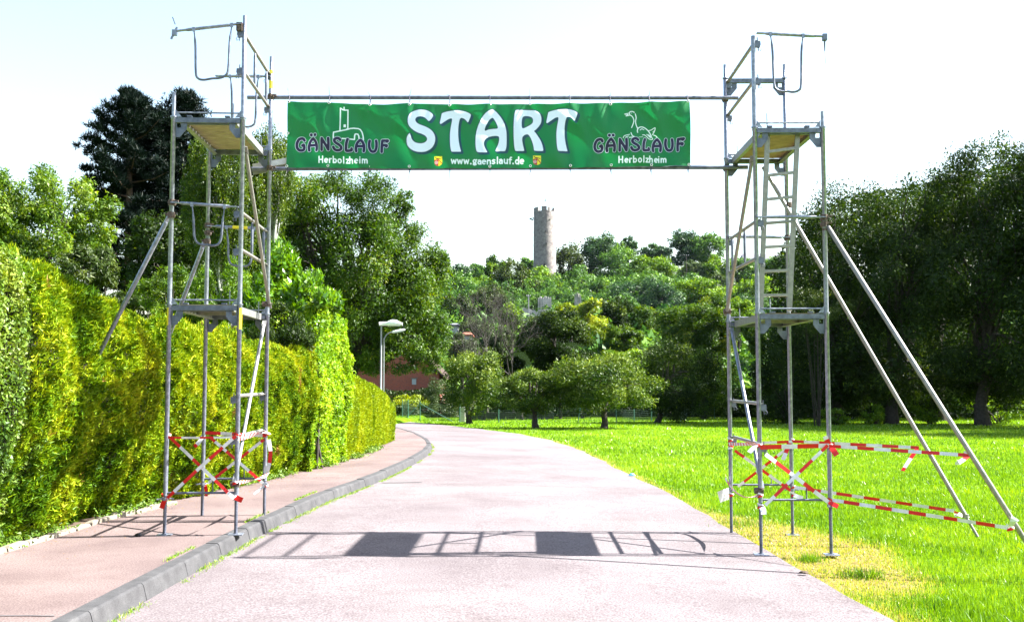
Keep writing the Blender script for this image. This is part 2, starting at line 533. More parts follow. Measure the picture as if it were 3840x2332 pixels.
def crown_verts(rx, ry, rz, n, leaf, aspect=0.55, nclump=30, clump=0.32, droop=0.3, seed=0, flat=1.0, inner=0.45, shape=2.0, updown=0.0, top_light=0.0):
    """leaf cards gathered in clumps through an ellipsoid centred on the origin"""
    r = np.random.default_rng(seed)
    d = r.normal(size=(nclump, 3))
    d /= np.linalg.norm(d, axis=1)[:, None]
    rad = r.uniform(inner, 1.08 - clump * .5, nclump) ** .7
    cc = d * rad[:, None]
    cr = clump * r.uniform(.65, 1.25, nclump)
    ctint = r.normal(0, .13, nclump)
    w = cr ** 2
    idx = r.choice(nclump, n, p=w / w.sum())
    q = r.normal(size=(n, 3))
    q /= np.linalg.norm(q, axis=1)[:, None]
    rr = r.uniform(0, 1, n) ** .4
    lump = 1 + .35 * (vnoise(q * 2.1 + idx[:, None] * 3.7, 1.6, seed + 1) - .5) * 2
    P = (cc[idx] + q * (cr[idx] * rr * lump)[:, None] * (1, 1, flat)) * 1.1
    S = np.array([rx, ry, rz])
    Pw = P * S
    out = norm(P / 1.0 + q * .6)
    D = norm(r.normal(size=(n, 3)) * .8 + q * .5 + (0, 0, -droop))
    Nn = norm(r.normal(size=(n, 3)) * .55 + q * .85 + out * .35 + (0, 0, .3))
    ln = leaf * r.uniform(.6, 1.35, n)
    V = leaves(Pw, D, Nn, ln, ln * aspect * r.uniform(.8, 1.2, n))
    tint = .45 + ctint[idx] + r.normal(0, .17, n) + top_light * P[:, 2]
    return V, tint, cc * S, cr

CROWNS = {}
def crown_mesh(key, mat, *a, **k):
    kk = (key, mat.name)
    if kk not in CROWNS:
        V, t, cc, cr = crown_verts(*a, **k)
        CROWNS[kk] = (fast_mesh('crown', V, 3, t, mat), cc)
    return CROWNS[kk]

def tree(name, label, cat, base, cz, rx, ry, rz, leafmat, n, leaf, trunk_r=0.15, bark='bark', group=None, off=(0, 0), **k):
    """base: (x,y,z) of the trunk foot, cz: crown centre height in world z"""
    root = empty(name, base, 0, None, label, cat, group)
    V, t, cc, cr = crown_verts(rx, ry, rz, n, leaf, **k)
    c = np.array([off[0], off[1], cz - base[2]])
    V += c
    fo = link_mesh('crown', fast_mesh('crown', V, 3, t, L[leafmat]), root)
    mb = MB()
    targets = [p * .8 + c for p in cc[:min(14, len(cc))]]
    limbs_mesh(mb, (0, 0, -.1), c + (0, 0, rz * .45), targets, trunk_r, seed=k.get('seed', 0))
    mb.build('trunk', M[bark], root)
    return root

# ------------------------------------------------------------------ ground geometry
kerb_pts = [(-2.93, -4), (-2.93, 6.0), (-2.90, 9.0), (-2.86, 11.0)] + [tuple(gnd(x * DD, y * DD, 0)) for x, y in
            [(640, 1250), (760, 1195), (900, 1145), (980, 1110), (1025, 1085), (1040, 1068), (1030, 1055), (1000, 1040), (955, 1027)]]
k_end = kerb_pts[-1]
kerb_pts += [(k_end[0] - 6, k_end[1] + 4.5), (k_end[0] - 18, k_end[1] + 9)]
KERB = smooth(interp(kerb_pts, 130), 4)
right_pts = [(2.95, -4), (2.95, 5), (2.9, 8.16)] + [tuple(gnd(x * DD, y * DD, -.25)) for x, y in
             [(2000, 1410), (1850, 1335), (1780, 1287), (1700, 1240), (1530, 1150), (1400, 1085), (1330, 1062), (1250, 1045), (1130, 1030), (1030, 1020), (955, 1013)]]
r_end = right_pts[-1]
right_pts += [(r_end[0] - 8, r_end[1] + 3.5), (r_end[0] - 24, r_end[1] + 7)]
RIGHT = smooth(interp(right_pts, 130), 2)
jit = (vnoise(np.c_[RIGHT, np.zeros(len(RIGHT))], .9, 3) - .5) * .16 + (vnoise(np.c_[RIGHT, np.zeros(len(RIGHT))], 3.1, 4) - .5) * .08
RIGHT[:, 0] += jit
hedge_base = [(-5.3, -4), (-5.25, 6), (-5.15, 9.0), (-5.06, 10.35), (-4.98, 11.7), (-4.80, 13.0)] + [tuple(gnd(x * DD, y * DD, 0)) for x, y in
              [(480, 1190), (590, 1163), (700, 1140), (770, 1124), (830, 1108), (890, 1085), (945, 1060)]]
HEDGE = smooth(interp(hedge_base, 120), 3)

def x_on(line, y):
    o = np.argsort(line[:, 1])
    return np.interp(y, line[o, 1], line[o, 0])

def hill(x, y):
    x, y = np.asarray(x, float), np.asarray(y, float)
    h = np.interp(y, [0, 95, 130, 200, 300, 325, 345, 370, 400, 430, 520, 700, 3000], [0, 0, 2.6, 8.0, 16.5, 20, 26.5, 35, 42, 43.5, 40, 30, 20])
    side = np.interp(x, [-260, -160, -90, -30, 60, 160, 400], [.1, .45, .8, 1, 1.05, .95, .6])
    return h * side

def ground_z(x, y):
    x, y = np.asarray(x, float), np.asarray(y, float)
    left = np.clip((x_on(KERB, np.clip(y, -4, k_end[1])) - .9 - x) / .3, 0, 1)
    base = -.25 + left * .235
    return base + fall(y) + hill(x, y)

def dryness(x, y):
    """yellow mown strip beside the road near the right hand scaffold"""
    x, y = np.asarray(x, float), np.asarray(y, float)
    rx = x_on(RIGHT, y)
    wob = (vnoise(np.c_[x, y, x * 0], .8, 9) - .5) * .7
    e = np.interp(y, [7.2, 8.6, 9.6, 11.5, 13.0, 14.5, 16.5], [.0, .6, 1.25, 1.6, 1.3, .35, .0])
    w = x - rx
    d = np.clip((e + wob * .5 - w) / .35, 0, 1) * np.clip((w + .3) / .1, 0, 1)
    edge = np.clip((.28 + wob * .3 - w) / .2, 0, 1) * .7
    fr = np.clip((9.4 - y) / .8, 0, 1) * np.clip((.8 - w) / .3, 0, 1)
    edge = edge * np.clip((w + .3) / .1, 0, 1) * np.clip((46 - y) / 6, 0, 1)
    return np.clip(np.maximum(d * (1 - fr * .8), edge), 0, 1)

xs = np.unique(np.r_[np.linspace(-900, -60, 22), np.linspace(-60, -12, 25), np.linspace(-12, 14, 105), np.linspace(14, 60, 30), np.linspace(60, 900, 30)])
ys = np.unique(np.r_[np.linspace(-60, 4, 10), np.linspace(4, 22, 73), np.linspace(22, 90, 70), np.linspace(90, 480, 60), np.linspace(480, 3000, 20)])
GX, GY = np.meshgrid(xs, ys)
gx, gy = GX.ravel(), GY.ravel()
gz = ground_z(gx, gy)
farm = np.clip((gy - 110) / 60, 0, 1)
gz = gz + farm * (vnoise(np.c_[gx, gy, gx * 0], .03, 5) - .5) * 5
me = bpy.data.meshes.new('ground')
nx, ny = len(xs), len(ys)
ii = np.arange(nx * ny).reshape(ny, nx)
quads = np.stack([ii[:-1, :-1], ii[:-1, 1:], ii[1:, 1:], ii[1:, :-1]], -1).reshape(-1, 4)
me.from_pydata(np.c_[gx, gy, gz].tolist(), [], quads.tolist())
at_ = me.attributes.new('dry', 'FLOAT', 'POINT')
at_.data.foreach_set('value', (dryness(gx, gy) * (gy < 60)).astype(np.float32))
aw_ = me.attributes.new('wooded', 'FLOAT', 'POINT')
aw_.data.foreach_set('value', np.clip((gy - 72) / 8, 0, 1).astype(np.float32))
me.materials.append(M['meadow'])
me.polygons.foreach_set('use_smooth', [True] * len(me.polygons))
link_mesh('ground', me, kind='structure')

def strip(name, A, B, za, zb, mat, cols=8, dz=0.0, kind='structure', crown=0.0):
    V, Fs = [], []
    n = len(A)
    for i in range(n):
        for c in range(cols + 1):
            t = c / cols
            x = A[i][0] * (1 - t) + B[i][0] * t
            y = A[i][1] * (1 - t) + B[i][1] * t
            V.append((x, y, za * (1 - t) + zb * t + crown * sin(pi * t) + float(fall(y)) + dz))
    for i in range(n - 1):
        for c in range(cols):
            a = i * (cols + 1) + c
            Fs.append((a, a + 1, a + cols + 2, a + cols + 1))
    return MB().add(V, Fs, 0, True).build(name, mat, kind=kind)

def offset(line, d):
    T = np.gradient(line, axis=0)
    T /= np.linalg.norm(T, axis=1)[:, None]
    return line + np.c_[-T[:, 1], T[:, 0]] * d

strip('road', offset(KERB, -.03), RIGHT, -.13, -.222, M['asphalt'], cols=10, crown=.02)
# pavement between the kerb and the hedge
pk = interp(offset(KERB[:118], .13), 110)
hb = np.stack([x_on(HEDGE, pk[:, 1]) - .25, pk[:, 1]], 1)
far = pk[:, 1] > HEDGE[-1, 1]
hb[far, 0] = pk[far, 0] - 2.5
strip('pavement', hb, pk, .0, .0, M['pave'], cols=6)
# soil bed under the hedge
so_b = np.stack([hb[:, 0] - 1.6, hb[:, 1]], 1)
so_a = np.stack([x_on(HEDGE, hb[:, 1]) + np.where(hb[:, 1] < 13.5, .26, .06), hb[:, 1]], 1)
sel = hb[:, 1] < HEDGE[-1, 1]
strip('garden_bed', so_b[sel], so_a[sel], .03, .006, M['soil'], cols=6)

# kerb: separate stones
kr = empty('kerb', (0, 0, 0), kind='structure')
d = np.r_[0, np.cumsum(np.linalg.norm(np.diff(KERB, axis=0), axis=1))]
def kp(s):
    return np.array([np.interp(s, d, KERB[:, 0]), np.interp(s, d, KERB[:, 1])])
s = 0.3
prof = [(-.035, -.26), (-.03, -.145), (.0, -.03), (.006, -.012), (.022, .003), (.135, .006), (.135, -.26)]
while s < d[-1] - 12:
    ln = .989
    a, b = kp(s), kp(s + ln)
    mid = kp(s + ln / 2)
    rows = []
    for q, t in ((a, s), (mid, s + ln / 2), (b, s + ln)):
        tg = kp(t + .05) - kp(t - .05)
        tg /= np.linalg.norm(tg)
        nrm = np.array([-tg[1], tg[0]])
        rows.append([(q[0] + nrm[0] * u, q[1] + nrm[1] * u, w + float(fall(q[1]))) for u, w in prof])
    j = rng.normal(0, .004)
    V = [(x, y, z + j) for rw in rows for x, y, z in rw]
    k = len(prof)
    Fs = [(i * k + c, i * k + (c + 1) % k, (i + 1) * k + (c + 1) % k, (i + 1) * k + c) for i in range(2) for c in range(k)]
    Fs += [tuple(range(k))[::-1], tuple(range(2 * k, 3 * k))]
    mb = MB().add(V, Fs, 0)
    mb.build('kerb_stone', M['kerb'], kr)
    s += 1.0

# edging of rough stones along the hedge foot
er = empty('garden_edging', (0, 0, 0), kind='structure')
e_pts = interp([(-4.95, 5.5), (-4.78, 9.6), (-4.69, 10.6), (-4.66, 12.0), (-4.52, 12.7), (-4.35, 13.8)], 200)
dd = np.r_[0, np.cumsum(np.linalg.norm(np.diff(e_pts, axis=0), axis=1))]
s = 0
while s < dd[-1] - .4:
    ln = rng.uniform(.26, .42)
    q = np.array([np.interp(s + ln / 2, dd, e_pts[:, k]) for k in (0, 1)])
    q2 = np.array([np.interp(s + ln / 2 + .1, dd, e_pts[:, k]) for k in (0, 1)])
    ang = atan2(q2[1] - q[1], q2[0] - q[0]) + rng.normal(0, .05)
    hw, hh = ln / 2 - .008, rng.uniform(.03, .05)
    V = []
    for zz, kx in ((-.06, 1.0), (hh * .6, 1.0), (hh, .86)):
        for sx, sy in ((-1, -1), (1, -1), (1, 1), (-1, 1)):
            V.append((sx * hw * kx + rng.normal(0, .006), sy * .045 * kx + rng.normal(0, .006), zz + rng.normal(0, .004)))
    mb = MB().add([(q[0] + x * cos(ang) - y * sin(ang), q[1] + x * sin(ang) + y * cos(ang), z) for x, y, z in V],
                  [(0, 1, 5, 4), (1, 2, 6, 5), (2, 3, 7, 6), (3, 0, 4, 7), (4, 5, 9, 8), (5, 6, 10, 9), (6, 7, 11, 10), (7, 4, 8, 11), (8, 9, 10, 11)])
    mb.build('edging_stone', M['edging'], er)
    s += ln

# road repair joints and the paving seam in the near left corner
def ground_line(name, a, b, w, z, mat, n=14, wob=.02):
    P = interp([a, b], n)
    P[:, 1] += rng.normal(0, wob, n)
    o = offset(P, w / 2)
    i = offset(P, -w / 2)
    zf = lambda x, y: (z(x, y) if callable(z) else z) + float(fall(y))
    V = [(x, y, zf(x, y)) for x, y in o] + [(x, y, zf(x, y)) for x, y in i]
    return MB().add(V, [(k, k + 1, n + k + 1, n + k) for k in range(n - 1)]).build(name, mat, kind='structure')
def roadz(x, y):
    a, b = float(x_on(KERB, y)), float(x_on(RIGHT, y))
    t = min(max((x - a) / (b - a), 0), 1)
    return -.13 * (1 - t) - .222 * t + .02 * sin(pi * t) + .005
a_, b_ = gnd(1410, 1812, -.13), gnd(2620, 1830, -.2)
ground_line('road_joint', a_, b_, .02, roadz, M['joint'])
a_, b_ = gnd(1408, 1812, -.13), gnd(1580, 1815, -.16)
ground_line('road_patch_edge', (a_[0] + .1, a_[1] + .13), (b_[0], b_[1] + .13), .1, roadz, M['joint'], wob=.01)
a_, b_ = gnd(0, 2306, 0), gnd(205, 2310, 0)
ground_line('pavement_joint', (a_[0] - .8, a_[1]), b_, .022, lambda x, y: .005, M['joint'], wob=.005)

# ------------------------------------------------------------------ scaffold towers
HW, BAY, PR = .365, 1.57, .0242

def mesh_post(h, seed=0, spigot=True):
    mb = MB()
    mb.tube([(0, 0, 0), (0, 0, .004), (0, 0, h - .03), (0, 0, h - .028), (0, 0, h)], [PR, PR, PR, PR * 1.12, PR * 1.12], 12)
    return mb.mesh('post', M['steel'])

def mesh_transom():
    mb = MB()   # open U profile between the posts
    w, h, t = 2 * HW - 2 * PR, .052, .004
    mb.box((0, -.022, -h / 2), (w, t, h)).box((0, .022, -h / 2), (w, t, h)).box((0, 0, -h + t / 2), (w, .044 - t, t))
    for x in (-.3, -.15, 0, .15, .3):
        mb.box((x, -.0245, -h * .35), (.012, .003, .012))
    return mb.mesh('transom', M['steel_dark'])

def mesh_gusset(sx):
    """corner plate with a square hole, hanging under the transom beside a post"""
    mb = MB()
    x0 = HW - PR
    T = .006
    def P(x): return sx * (x0 - x)
    def plate(poly):
        q = [(P(x), z) for x, z in poly]
        if sx < 0: q = q[::-1]
        mb.extrude(q, (0, T / 2, 0), (1, 0, 0), (0, 0, 1), T)
    # built as four strips round the hole
    plate([(0, -.05), (.012, -.05), (.012, -.105), (0, -.105)])
    plate([(.056, -.05), (.118, -.05), (.118, -.105), (.056, -.105)])
    plate([(0, -.105), (.118, -.105), (.118, -.118), (.045, -.208), (0, -.208)])
    return mb.mesh('gusset', M['steel_dark'])

def mesh_lockbar():
    mb = MB()
    w = 2 * HW - 2 * PR
    mb.tube([(-w / 2 + .02, 0, .046), (w / 2 - .02, 0, .046)], .0085, 8)
    for s in (-1, 1):
        mb.extrude([(0, .0), (s * .06, .0), (0, .075)] if s > 0 else [(0, .0), (0, .075), (s * .06, .0)], (-s * w / 2, .003, 0), (1, 0, 0), (0, 0, 1), .006)
    return mb.mesh('locking_bar', M['steel'])

def mesh_wedge():
    """wedge box that holds a guardrail on a post"""
    mb = MB()
    mb.extrude([(-.03, -.03), (.022, -.042), (.034, -.01), (.03, .03), (-.03, .03)], (0, .018, 0), (1, 0, 0), (0, 0, 1), .036)
    mb.bar((.0, 0, .075), (.012, 0, -.075), .006, .02)
    mb.tube([(.03, .0, -.03), (.045, 0, -.055), (.036, 0, -.075), (.025, 0, -.06)], .0035, 5)
    return mb.mesh('wedge_clamp', M['steel_dark'])

def mesh_coupler():
    mb = MB()
    mb.tube([(0, 0, -.03), (0, 0, .03)], .036, 12)
    mb.tube([(0, -.03, 0), (0, .06, 0)], .034, 10)
    mb.bar((.03, -.02, .012), (.075, -.02, .012), .018, .018)
    mb.tube([(.06, -.045, .012), (.06, .02, .012)], .009, 6)
    return mb.mesh('coupler', M['rust'])

POST2, TRANS, GUSS = mesh_post(1.985), mesh_transom(), {1: mesh_gusset(1), -1: mesh_gusset(-1)}
LOCK, WEDGE, COUP = mesh_lockbar(), mesh_wedge(), mesh_coupler()

def mesh_spindle(h):
    P, R = [], []
    z = 0.008
    P.append((0, 0, z)); R.append(.0165)
    while z < h - .02:
        P += [(0, 0, z + .004), (0, 0, z + .009), (0, 0, z + .013)]
        R += [.0165, .0192, .0192]
        z += .0165
    P += [(0, 0, h), (0, 0, h + .2)]
    R += [.0165, .0165]
    return MB().tube(P, R, 10).mesh('base_jack', M['steel_dark'])
mb = MB().disc_prism((0, 0, -.02), .033, .03, 12)
mb.bar((-.085, 0, -.005), (-.03, 0, 0), .014, .014).bar((.085, 0, -.005), (.03, 0, 0), .014, .014)
NUT = mb.mesh('collar_nut', M['steel'])
PLATE = MB().box((0, 0, .004), (.15, .15, .008)).box((0, 0, .012), (.05, .05, .008)).mesh('base_plate', M['steel'])

def tube_part(name, pts, r, mat, parent, n=10, **kw):
    return MB().tube(pts, r, n).build(name, M[mat], parent, **kw)

def flat_ended(mb, p0, p1, r, flat=.09, mi=0, n=10):
    """tube with squashed ends, as scaffold braces and rails have"""
    p0, p1 = np.array(p0, float), np.array(p1, float)
    d = (p1 - p0) / np.linalg.norm(p1 - p0)
    mb.tube([p0 + d * flat * .8, p0 + d * flat, p1 - d * flat, p1 - d * flat * .8], [r * .75, r, r, r * .75], n, mi)
    mb.bar(p0, p0 + d * flat, r * 2.3, .011, mi)
    mb.bar(p1 - d * flat, p1, r * 2.3, .011, mi)
    return mb

def tower(label, X, Y, Z, yaw, d1, s, zb, left):
    T = empty('scaffold_tower', (X, Y, Z), yaw, None, label, 'scaffold tower')
    base = d1 - 2.0
    posts = {'FL': (-HW, 0), 'FR': (HW, 0), 'BL': (-HW, BAY), 'BR': (HW, BAY)}
    for k, (px, py) in posts.items():
        z0 = zb if k[0] == 'B' else 0
        j = link_mesh('base_jack', mesh_spindle(base - z0 - .03), T, (px, py, z0))
        link_mesh('collar_nut', NUT, j, (0, 0, base - z0 - .02), rng.uniform(0, 3))
        link_mesh('base_plate', PLATE, j, (0, 0, 0), rng.uniform(-.15, .15))
        for lv in range(2):
            p = link_mesh('post', POST2, T, (px, py, base + 2 * lv + .008))
        # joint rings
        for zz in (d1, d1 + 2):
            tube_part('joint_ring', [(px, py, zz - .006), (px, py, zz + .006)], .036, 'steel', T, 12)
    for y in (0, BAY):
        MB().tube([(-HW + PR, y, base + .035), (HW - PR, y, base + .035)], .0125, 8).build('base_crossbar', M['steel_dark'], T)
        MB().tube([(.12, y, base + .04), (.12, y, base + .16)], .007, 6).build('locking_pin', M['steel_dark'], T)
        for zz in (d1, d1 + 2):
            t = link_mesh('transom', TRANS, T, (0, y, zz - .012))
            for sx in (1, -1):
                link_mesh('gusset', GUSS[sx], t, (0, 0, 0))
            link_mesh('locking_bar', LOCK, T, (0, y, zz))
            MB().tube([(-s * .03 if left else .09 - .32, y, zz), (-s * .03 if left else .09 - .32, y, zz + .15)], .006, 6).build('locking_pin', M['steel'], T) if not left else \
                MB().tube([(.26, y, zz), (.26, y, zz + .15)], .006, 6).build('locking_pin', M['steel'], T)
    # decks
    for zz in (d1, d1 + 2):
        dk = empty('deck', (0, 0, zz), 0, T)
        w, l = .30, BAY
        for sx in (-1, 1):
            mb = MB()
            mb.box((sx * (w - .012), l / 2, -.035), (.024, l - .06, .075)).box((sx * (w - .03), l / 2, -.066), (.036, l - .06, .006))
            mb.build('side_rail', M['alu'] if left else M['brace'], dk)
        for yy in (.05, l - .05):
            MB().box((0, yy, -.045), (2 * w - .05, .04, .05)).build('end_rail', M['steel_dark'], dk)
            for x in (-.2, .2):
                MB().box((x, yy + (-.035 if yy < 1 else .035), .008), (.05, .05, .016)).build('hook', M['steel_dark'], dk)
        if left:
            k = 11
            pw = (l - .14) / k
            for i in range(k):
                MB().box((0, .07 + pw * (i + .5), -.006 + rng.normal(0, .0015)), (2 * w - .05, pw - .018, .02)).build('plank', M['plank'], dk)
        else:
            MB().box((0, l / 2, -.006), (2 * w - .05, l - .14, .018)).build('plank', M['ply'], dk)
        MB().box((0, l * .5, -.04), (2 * w - .05, .03, .05)).build('cross_rail', M['brace'], dk) if zz == d1 else None
    # long guardrails on the side towards the road
    x = s * (HW + .002)
    def side_rail(z, upright=None, z2=None):
        g = MB()
        flat_ended(g, (x - s * .03, .0, z), (x - s * .03, BAY, z), .019)
        o = g.build('guardrail', M['brace'], T)
        for yy in (0, BAY):
            link_mesh('wedge_clamp', WEDGE, o, (x - s * .045, yy, z - .04), 0 if s < 0 else pi)
        if upright:
            for yy in upright:
                u = MB()
                u.tube([(x - s * .03, yy, z), (x - s * .03, yy, z - .06), (x - s * .03, yy, z2 + .06), (x - s * .03, yy, z2)], [.006, .016, .016, .006], 8)
                u.build('upright', M['steel_dark'], o)
    side_rail(base + 1.04)
    side_rail(base + .61)
    side_rail(d1 + 1.0, (.72, 1.42), d1 + .6)
    side_rail(d1 + .6)
    side_rail(d1 + 2.95, (.72, 1.42) if left else None, d1 + 2.54)
    side_rail(d1 + 2.54)
    # diagonal braces on the same side
    g = MB(); flat_ended(g, (x + s * .02, .02, d1 + 2 - .31), (x + s * .02, BAY + .03, d1 + .07), .021)
    g.build('diagonal_brace', M['brace'], T)
    g = MB(); flat_ended(g, (x - s * .03, BAY - .02, d1 - .08), (x - s * .03, .04, base + .15), .021)
    g.build('diagonal_brace', M['alu'] if left else M['steel'], T)
    # couplers
    def coup(px, py, z, rz=0.0, par=None):
        return link_mesh('coupler', COUP, par or T, (px, py, z), rz)
    coup(HW * s, 0, base + .13, pi / 2)
    coup(HW * s, BAY, d1 + .12, pi / 2)
    def hooped(z, y, x0, x1, z0, z1, hx0, hx1, drop, hoop=True, yellow=False):
        g = MB()
        flat_ended(g, (x0, y, z0), (x1, y, z1), .018, .12)
        o = g.build('end_guardrail', M['steel'], T)
        zz = lambda q: z0 + (z1 - z0) * (q - x0) / (x1 - x0)
        if hoop:
            sl = (z1 - z0) / (x1 - x0)
            P = [(hx0, 0), (hx0 + .02, -.18), (hx0 + .03, -drop + .09), (hx0 + .06, -drop + .02), (hx0 + .12, -drop), ((hx0 + hx1) / 2, -drop + .004),
                 (hx1 - .12, -drop), (hx1 - .06, -drop + .02), (hx1 - .03, -drop + .09), (hx1 - .02, -.18), (hx1, 0)]
            h = MB()
            P = catmull(P, 4, False)
            R = np.full(len(P), .0125)
            R[:3] = .007; R[-3:] = .007
            h.tube([(q[0], y - .012, zz(q[0]) + q[1] - .01) for q in P], R, 8)
            h.build('hoop', M['steel_dark'], o)
            for q in (hx0, hx1):
                MB().box((q, y - .02, zz(q) - .01), (.03, .012, .045)).build('lug', M['steel'], o)
        if yellow:
            MB().tube([(-.06, y, zz(-.06)), (.12, y, zz(.12))], .0195, 10).build('paint_band', M['yellow'], o)
        return o
    if left:
        # upper guard posts on the road side
        for py, hh in ((0, 1.11), (BAY, 1.16)):
            g = MB().tube([(HW, py, d1 + 2.0), (HW, py, d1 + 2 + hh - .22), (HW, py, d1 + 2 + hh - .215), (HW, py, d1 + 2 + hh)], [PR, PR, .0205, .0205], 12)
            g.build('guard_post', M['steel'], T)
        for py in (0, BAY):
            MB().tube([(-HW, py, d1 + 2.0), (-HW, py, d1 + 2.26 - (.2 if py else 0))], .0195, 10).build('spigot', M['steel'], T)
        o = hooped(0, -.035, -.34, HW - .03, d1 + 2.92, d1 + 3.01, -.16, .24, .56)
        mb = MB().bar((-.36, -.035, d1 + 2.99), (-.39, -.035, d1 + 3.07), .008, .012).box((-.365, -.035, d1 + 2.9), (.05, .04, .06)).bar((-.34, -.035, d1 + 2.96), (-.40, -.035, d1 + 2.83), .016, .02)
        mb.build('open_clamp', M['steel'], o)
        MB().box((HW - .05, -.02, d1 + 2.98), (.06, .05, .09)).build('wedge_clamp', M['rust'], o)
        hooped(0, BAY - .03, -.30, HW, d1 + 2.9, d1 + 2.905, -.12, .22, .62)
        hooped(0, -.035, -HW, HW - .02, d1 + 1.075, d1 + 1.03, -.14, .20, .42)
        hooped(0, BAY - .03, -HW, HW - .02, d1 + 1.06, d1 + 1.03, -.13, .20, .46, yellow=True)
        coup(-HW, 0, d1 + 1.08)
        coup(-HW, BAY, d1 + 1.07)
        coup(-HW, BAY, d1 + .98)
        for px, z0, z1 in ((-HW, d1 - .22, d1 - .02), (HW, d1 - .26, d1 - .02)):
            V = [(px + (PR + .001) * cos(a) * (1 if px > 0 else -1), (PR + .001) * sin(a), z) for z in (z0, z1) for a in np.linspace(-1.5, .1, 6)]
            MB().add(V, [(i, i + 1, i + 7, i + 6) for i in range(5)], 0, True).build('paint_band', M['yellow'], T)
        for z0, z1 in ((d1 + 2.94, d1 + 2.99), (d1 + 2.76, d1 + 2.86)):
            MB().tube([(HW, BAY, z0), (HW, BAY, z1)], PR + .0012, 12).build('paint_band', M['yellow'], T)
        # raking struts into the hedge
        for a, b in (((-HW - .03, .03, 3.34), (-1.50, .58, 1.42)), ((-HW - .04, BAY + .03, 3.27), (-1.20, BAY + .87, 1.70))):
            g = MB(); flat_ended(g, a, b, .024, .1)
            q = g.build('raking_strut', M['steel'], T)
            coup(-HW, a[1] - .03, a[2], pi, q)
    else:
        MB().tube([(-HW, 0, d1 + 2.0), (-HW, 0, d1 + 3.0)], PR, 12).build('guard_post', M['steel'], T)
        MB().tube([(HW, 0, d1 + 2.0), (HW, 0, d1 + 2.17)], .0195, 10).build('spigot', M['steel'], T)
        for px in (-HW, HW):
            MB().tube([(px, BAY, d1 + 2.0), (px, BAY, d1 + 3.0), (px, BAY, d1 + 3.003), (px, BAY, d1 + 3.17)], [PR, PR, .0195, .0195], 12).build('guard_post', M['steel'], T)
            tube_part('joint_ring', [(px, BAY, d1 + 2.994), (px, BAY, d1 + 3.006)], .034, 'steel', T, 12)
        t = link_mesh('transom', TRANS, T, (0, BAY, d1 + 2.99))
        for sx in (1, -1):
            link_mesh('gusset', GUSS[sx], t, (0, 0, 0))
        o = hooped(0, -.035, -HW + .03, HW + .03, d1 + 3.02, d1 + 2.98, -.19, .16, .62)
        mb = MB().box((HW + .03, -.035, d1 + 2.97), (.045, .05, .07)).tube([(HW + .03, -.035, d1 + 2.93), (HW + .03, -.035, d1 + 2.82)], [.012, .006], 6)
        mb.tube([(HW + .03, -.035, d1 + 2.82), (HW + .034, -.035, d1 + 2.68)], [.003, .003], 5)
        mb.build('open_clamp', M['steel_dark'], o)
        hooped(0, -.035, -HW, HW, d1 + 1.02, d1 + 1.02, 0, 0, 0, hoop=False)
        hooped(0, BAY - .03, -HW, HW + .02, d1 + 1.03, d1 + 1.02, 0, 0, 0, hoop=False)
        coup(HW, 0, d1 + 1.02); coup(HW, 0, d1 + .95); coup(HW, BAY, d1 + 1.02)
        MB().tube([(HW, 0, d1 + .88), (HW, 0, d1 + .9)], .03, 10).build('joint_ring', M['rust'], T)
        link_mesh('coupler', COUP, T, (HW + .02, BAY - .03, 3.95), .4)
        # long raking poles down to the grass
        c, sn = cos(-yaw), sin(-yaw)
        def loc(p):
            v = np.array(p) - (X, Y, Z)
            return (v[0] * c - v[1] * sn, v[0] * sn + v[1] * c, v[2])
        g = MB(); flat_ended(g, loc((3.36, 10.96, 3.25)), loc((4.96, 9.4, -.42)), .0243, .02)
        g.build('raking_pole', M['brace'], T)
        g = MB()
        g.tube([loc((3.10, 12.62, 4.22)), loc((5.02, 11.6, .12))], .0243, 10)
        g.tube([loc((5.0, 11.61, .16)), loc((5.13, 11.54, -.12))], .017, 8)
        g.disc_prism(loc((5.03, 11.6, .08)), .036, .04, 8)
        g.build('raking_pole', M['brace'], T)
    return T

LT = dict(X=-3.238, Y=10.873, Z=0.0, yaw=.05, d1=2.3955)
RT = dict(X=2.975, Y=10.973, Z=-.2204, yaw=-.0129, d1=2.533)
tower('galvanised scaffold tower standing on the pavement and kerb in front of the hedge', LT['X'], LT['Y'], LT['Z'], LT['yaw'], LT['d1'], 1, -.042, True)
tower('galvanised scaffold tower with raking poles standing at the edge of the meadow', RT['X'], RT['Y'], RT['Z'], RT['yaw'], RT['d1'], -1, -.0275, False)

def tw(T, lx, ly, lz):
    return np.array([T['X'] + lx * cos(T['yaw']) - ly * sin(T['yaw']), T['Y'] + lx * sin(T['yaw']) + ly * cos(T['yaw']), T['Z'] + lz])

# ladder between the decks of the right hand tower
ld = empty('ladder', tw(RT, -.2, .14, RT['d1'] + .03), RT['yaw'], None, 'light alloy ladder leaning between the two decks of the scaffold on the meadow side', 'ladder')
lb = [np.array((-.1, 0, 0.0)), np.array((.21, 0, 0.0))]
lt_ = [np.array((-.0, -.035, 1.93)), np.array((.325, -.035, 1.98))]
for b, t in zip(lb, lt_):
    MB().bar(b, t, .05, .028).build('rail', M['brace'], ld)
for k in range(7):
    f = (.17 + k * .262) / 1.95
    a = lb[0] + (lt_[0] - lb[0]) * f
    b = lb[1] + (lt_[1] - lb[1]) * f
    MB().bar(a, b, .03, .03).build('rung', M['brace'], ld)

